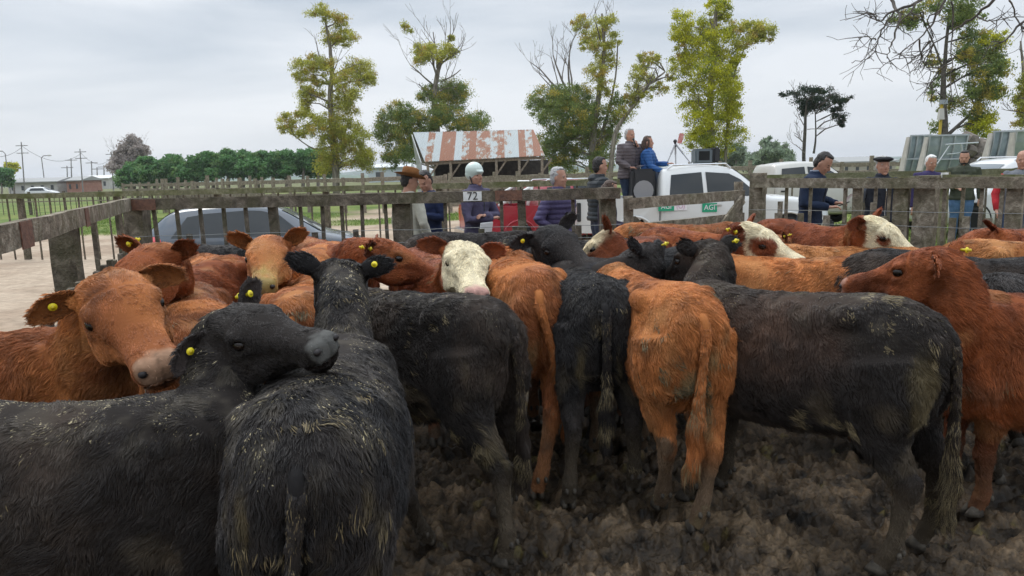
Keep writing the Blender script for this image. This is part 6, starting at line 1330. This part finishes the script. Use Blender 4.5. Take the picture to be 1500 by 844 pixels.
ph_ = person('brown haired person in bright blue puffer jacket on the pickup, reaching for the tripod', (P(949, 300, 14.55).x, 14.55, BZ), D2(-22), 1.68, (.03, .10, .28), (.012, .013, .02), 'brown', hairlen=1, puff=True, head=(.0, .05),
    arms={'L': (Vector((.14, .20, 1.18)), Vector((.40, .10, 1.18)), Vector((1, 0, .1))), 'R': (Vector((.10, -.24, 1.12)), Vector((.36, -.16, 1.02)), Vector((1, .1, 0)))}, collar=(.02, .02, .03), jbot=.80)
pi_ = person('dark haired person in navy sweater and trousers bent over a phone beside the silver pickup', W(1186, 9.8), D2(-42), 1.93, (.016, .026, .055), (.014, .018, .035), 'dark', arms={'L': (Vector((.06, .24, 1.16)), Vector((.30, .06, 1.12)), Vector((.9, -.4, .1))), 'R': (Vector((.02, -.27, 1.12)), Vector((.28, -.14, 1.08)), Vector((.9, .3, .1)))}, head=(.62, .05), lean=.10, collar=(.30, .33, .40), girth=1.08)
held('mobile_phone', 'dark phone in the hands of the person in navy', 'phone', world_pt(pi_, (.42, -.05, 1.12)), 0, M_PLAS, (.14, .07, .01), D2(-42), -.4)
held('folded_paper', 'lilac paper held beside the phone by the person in navy', 'paper', world_pt(pi_, (.44, .06, 1.18)), 0, M_PAPER, (.16, .16, .002), D2(-42), -.9)
pj = person('person in black beret and dark zipped vest facing the pen', W(1290, 10.6), D2(-95), 1.86, (.022, .025, .035), (.03, .045, .09), 'grey', hat='beret', vest=(.10, .11, .13), girth=1.15, head=(.05, 0), collar=(.06, .07, .11))
pk = person('white haired person in purple jacket and light jeans, before the wide steel panel', W(1358, 13.0), D2(-88), 1.84, (.045, .035, .10), (.17, .27, .38), 'white', head=(.25, 0), girth=1.1)
pl_ = person('bearded person in olive jacket and blue jeans with dark boots near the knotty post', W(1408, 14.6), D2(-120), 1.92, (.055, .062, .042), (.08, .15, .27), 'dark', beard='dark', head=(.2, -.1), arms={'R': (Vector((.05, -.26, 1.14)), Vector((.24, -.10, 1.08)), Vector((.8, .5, 0)))}, girth=1.1, collar=(.10, .10, .08))
pm_ = person('bald person in red jacket with grey vest at the edge of the picture', W(1493, 11.0), D2(-120), 1.86, (.16, .17, .19), (.05, .08, .16), None, vest=(.45, .03, .04), head=(.15, -.1), arms={'R': (Vector((.0, -.30, 1.14)), Vector((.14, -.28, .92)), Vector((.4, .3, -.6)))}, girth=1.15)

# ------------------------------------------------------------------ the herd
def xy(v): return (v.x, v.y)
def ft(px, py): return xy(G(px, py))
HS = 1.08
def bk(px, py, z=1.17): return xy(G(px, py, z))
# foreground, backs to the lens
make_cow('black calf with upturned head and pale nose, chaff scattered along its broad back', 'brown_black', (-2.0, 1.95), (-1.02, 2.12), PH(330, 464, 2.34), V(150, 16, -84), V(50, -42, 82),
         s=.965, near=1.35, tags='RL', ear_pose=((.7, .2), (-.22, .12)), dust=2.8, dung=.45, head_s=1.0, bend=.15, seed=11, muzzle=(.11, .108, .10), patch=[(-.2, -.2, 1.0, .25, (.05, .04, .033))])
make_cow('black calf seen from behind with upright ears and grain dust down its spine', 'black', (-.56, 1.68), (-.69, 2.72), PH(499, 388, 3.30), V(6, 30, 100), V(-1, .02, 0),
         s=.985, fat=1.14, near=1.4, feet={'fr': ft(628, 792)}, tags='R', ear_pose=((.5, .25), (.4, .25)), dust=2.6, dung=.35, head_s=HS, bend=-.1, seed=22, tail_swing=.07)
make_cow('red calf with long pale muzzle resting its chin on a black back, ears spread', 'orange', (-2.95, 2.75), (-1.98, 2.85), PH(158, 412, 2.55), V(58, 84, -112), V(130, -18, 48),
         s=1.02, near=1.2, tags='R', ear_pose=((-.25, .0), (-.12, .0)), head_s=1.10, seed=33, dung=.12, muzzle=(.42, .25, .16))
make_cow('shaggy black calf with clipped hip and dung clotted tail beside the dusty spined calf', 'brown_black', bk(742, 470, 1.07), bk(572, 420), s=1.0, near=1.35,
         feet={'hl': ft(742, 828)}, dung=.75, dust=.6, shave=[(-.45, .20, .98, .17), (-.38, -.12, 1.05, .13)], seed=44, tail_len=.92, tail_swing=-.06, hairl=1.15)
make_cow('orange calf squeezed between two black calves, woolly rump turned to the lens', 'orange', (.14, 3.72), (-.0, 4.72), s=1.06, near=1.0,
         feet={'hr': ft(785, 728), 'hl': ft(748, 700)}, dung=.2, shave=[(-.42, .15, 1.08, .13)], seed=55, hairl=1.2, tail_swing=-.14)
make_cow('small black calf standing square with its tail hanging straight, mud caked hocks', 'black', (.46, 3.52), (.40, 4.52), s=1.02, near=1.1,
         feet={'hl': ft(832, 742), 'hr': ft(928, 718)}, dung=.55, seed=66, dust=.3, tail_swing=0.0)
make_cow('orange calf seen from behind with pale clipped hip and dung streaks beside its tail', 'orange', (.86, 3.20), (.66, 4.15), s=1.02, near=1.1, fat=.93,
         feet={'hl': ft(967, 742), 'hr': ft(1017, 778)}, dung=.6, seed=77, shave=[(-.42, .14, 1.05, .16)], tail_swing=.05)
make_cow('largest black calf standing broadside, brown tinged flank and long dung crusted tail', 'brown_black', (1.75, 2.84), (1.12, 3.56), PH(1035, 358, 4.1), V(-95, 48, 120), V(-70, 8, -50),
         s=1.01, near=1.4, feet={'hl': ft(1290, 838), 'hr': ft(1348, 800)}, tags='R', ear_pose=((.35, .1), (.30, .0)), dung=.55, dust=1.2, head_s=HS, seed=88, tail_len=1.0, shave=[(-.48, .18, 1.03, .15)], tail_swing=-.10,
         patch=[(.0, .22, .98, .22, (.075, .042, .028)), (-.25, .22, .95, .12, (.06, .036, .026))])
make_cow('rusty red calf looking over the broadside black calf with half closed eye', 'red', (3.22, 3.22), (2.26, 3.32), PH(1374, 372, 3.25), V(-104, 18, 82), V(-60, 22, -90),
         s=.99, near=1.2, feet={'fl': ft(1428, 752)}, tags='R', ear_pose=((.0, .3), (.3, .2)), dung=.2, head_s=1.08, seed=99, hairl=1.3, muzzle=(.40, .22, .16))
# second row
make_cow('orange calf with yellow crusted nose staring straight at the lens', 'orange', (-1.5, 6.2), (-1.55, 5.2), PH(393, 352, 4.4), V(-10, 46, -90), V(100, 0, 4),
         s=1.04, near=.75, ear_pose=((.75, .05), (.75, .05)), head_s=1.05, seed=101, muzzle=(.36, .25, .12), dung=.1)
make_cow('brown red calf looking down beside the wired boards, round tag in its raised ear', 'red', (-2.1, 5.5), (-2.15, 4.6), PH(228, 364, 3.5), V(-58, 46, -75), V(70, 14, -45),
         s=1.02, near=.85, tags='R', ear_pose=((.6, .05), (.55, .0)), head_s=1.06, seed=102, dung=.1)
make_cow('orange calf rump filling the gap between the pale muzzled calf and the upturned black head', 'orange', (-1.42, 3.15), (-1.85, 4.1), s=1.0, near=.9, seed=103, dung=.25)
make_cow('orange calf back with dark crusted withers behind the upturned black head', 'orange', (-1.10, 3.5), (-1.22, 4.4), s=1.0, near=.85, seed=104, dung=.35, hairl=1.2)
make_cow('dark red calf in profile gazing past the white faced calf', 'dark_red', (-2.0, 6.5), (-1.42, 5.75), PH(554, 356, 4.5), V(88, 27, 15), V(10, -5, 80),
         s=1.06, near=.7, tags='R', ear_pose=((.2, .1), (.0, .25)), head_s=1.04, seed=105, dung=.1)
make_cow('red calf with curly cream white face and pink nose, looking at the lens', 'dark_red', (-.75, 5.6), (-.5, 4.85), PH(680, 360, 4.15), V(20, 46, -88), V(90, 8, 34),
         s=1.03, near=.8, face='white', ear_pose=((.22, .1), (.12, .1)), head_s=1.08, seed=106, muzzle=(.62, .36, .30))
make_cow('black calf facing the lens with one raised ear above the orange woolly rump', 'black', (.15, 6.2), (.3, 5.4), PH(802, 338, 4.7), V(50, 34, -60), V(48, -17, 26),
         s=1.06, near=.7, tags='R', ear_pose=((.65, .05), (.15, .05)), head_s=1.08, seed=107, dung=.2)
make_cow('red calf with cream mottled forehead, seen from behind its folded ears', 'dark_red', (1.2, 5.9), (.85, 5.3), PH(886, 345, 4.9), V(-55, 50, -5), V(-30, 6, -60),
         s=1.04, near=.6, face='mottled', tags='R', ear_pose=((.55, .25), (.6, .1)), head_s=1.05, seed=108)
make_cow('black calf turned away with its head down beside the cream mottled forehead, ear tag beyond', 'black', (1.45, 4.95), (.98, 4.75), PH(945, 362, 4.4), V(-88, 50, 62), V(-60, 10, -60),
         s=1.04, near=.7, tags='R', ear_pose=((.45, .1), (.45, .0)), head_s=1.05, seed=109, dung=.2)
make_cow('red calf with white blaze and brown eye patch resting its nose on an orange back', 'dark_red', (1.2, 6.5), (1.75, 5.75), PH(1095, 332, 4.8), V(82, 38, -32), V(30, -12, 70),
         s=1.05, near=.6, face='white', tags='R', ear_pose=((.35, .05), (.2, .3)), head_s=1.06, seed=110, eyepatch=.075, muzzle=(.62, .45, .38))
make_cow('cream faced calf nosing downward with brown patch round its eye near the knotty post', 'dark_red', (2.4, 7.0), (2.85, 6.3), PH(1276, 322, 5.3), V(78, 42, -45), V(30, -12, 70),
         s=1.06, near=.55, face='white', ear_pose=((.5, .05), (.1, .4)), head_s=1.08, seed=111, eyepatch=.042, muzzle=(.62, .5, .4))
# backs only
make_cow('orange back with dark mane under the nose of the white blazed calf', 'orange', (1.1, 4.75), (1.9, 4.45), s=1.02, near=.6, seed=112, shave=[(-.4, -.1, 1.1, .3)], head_low=(.78, -.3, .7))
make_cow('bright orange back running below the cream faced calf', 'tan', (1.75, 5.35), (2.75, 5.15), s=1.0, near=.5, seed=113)
make_cow('charcoal calf back between the bright orange back and the rusty red head', 'brown_black', (2.0, 4.35), (2.75, 4.15), s=1.04, near=.6, seed=114, head_low=(.72, .1, .68))
make_cow('tall orange calf broadside with dark dung specks on its shoulder behind the rusty red head', 'tan', (2.95, 4.95), (3.85, 4.75), s=1.03, near=.7, seed=115, dung=.5, dirty=[(.2, -.25, .95, (.2, .2, .22), (.05, .035, .02))])
make_cow('dark brown calf with one low ear showing over the tall orange back', 'dark_red', (4.9, 5.9), (4.2, 5.75), PH(1462, 348, 5.6), V(-40, 60, 10), V(-60, -10, -50),
         s=1.05, near=.45, ear_pose=((.3, .1), (.2, .1)), head_s=1.05, seed=116)
make_cow('black woolly rump tucked behind the neck of the rusty red calf', 'black', bk(1425, 415, 1.1), bk(1480, 405, 1.1), s=.96, near=.5, seed=117)
make_cow('low red calf along the fence with a tagged ear, beyond the bright orange back', 'red', (3.1, 7.2), (2.6, 6.9), PH(1145, 352, 6.5), V(-70, 40, 20), V(-30, 5, -60),
         s=1.0, near=.4, tags='L', ear_pose=((.3, .2), (.2, .1)), seed=118)
make_cow('black back close under the dark hatchback, behind the brown red head', 'black', (-3.5, 6.75), (-2.6, 6.75), s=1.0, near=.5, seed=119)
make_cow('orange back between the brown red head and the yellow nosed calf', 'orange', (-1.95, 5.2), (-2.5, 5.9), s=.99, near=.55, seed=120)
make_cow('black calf back behind the raised ear of the white faced calf', 'brown_black', (-1.0, 6.75), (-.15, 6.85), s=1.03, near=.5, seed=121)
make_cow('dark calf back in front of the khaki trousers by the fence', 'brown_black', (-.15, 6.35), (.6, 6.1), s=1.02, near=.45, seed=122)
make_cow('orange back seen between the two yellow tagged black ears', 'orange', (.95, 6.95), (1.9, 6.9), s=1.05, near=.45, seed=123)
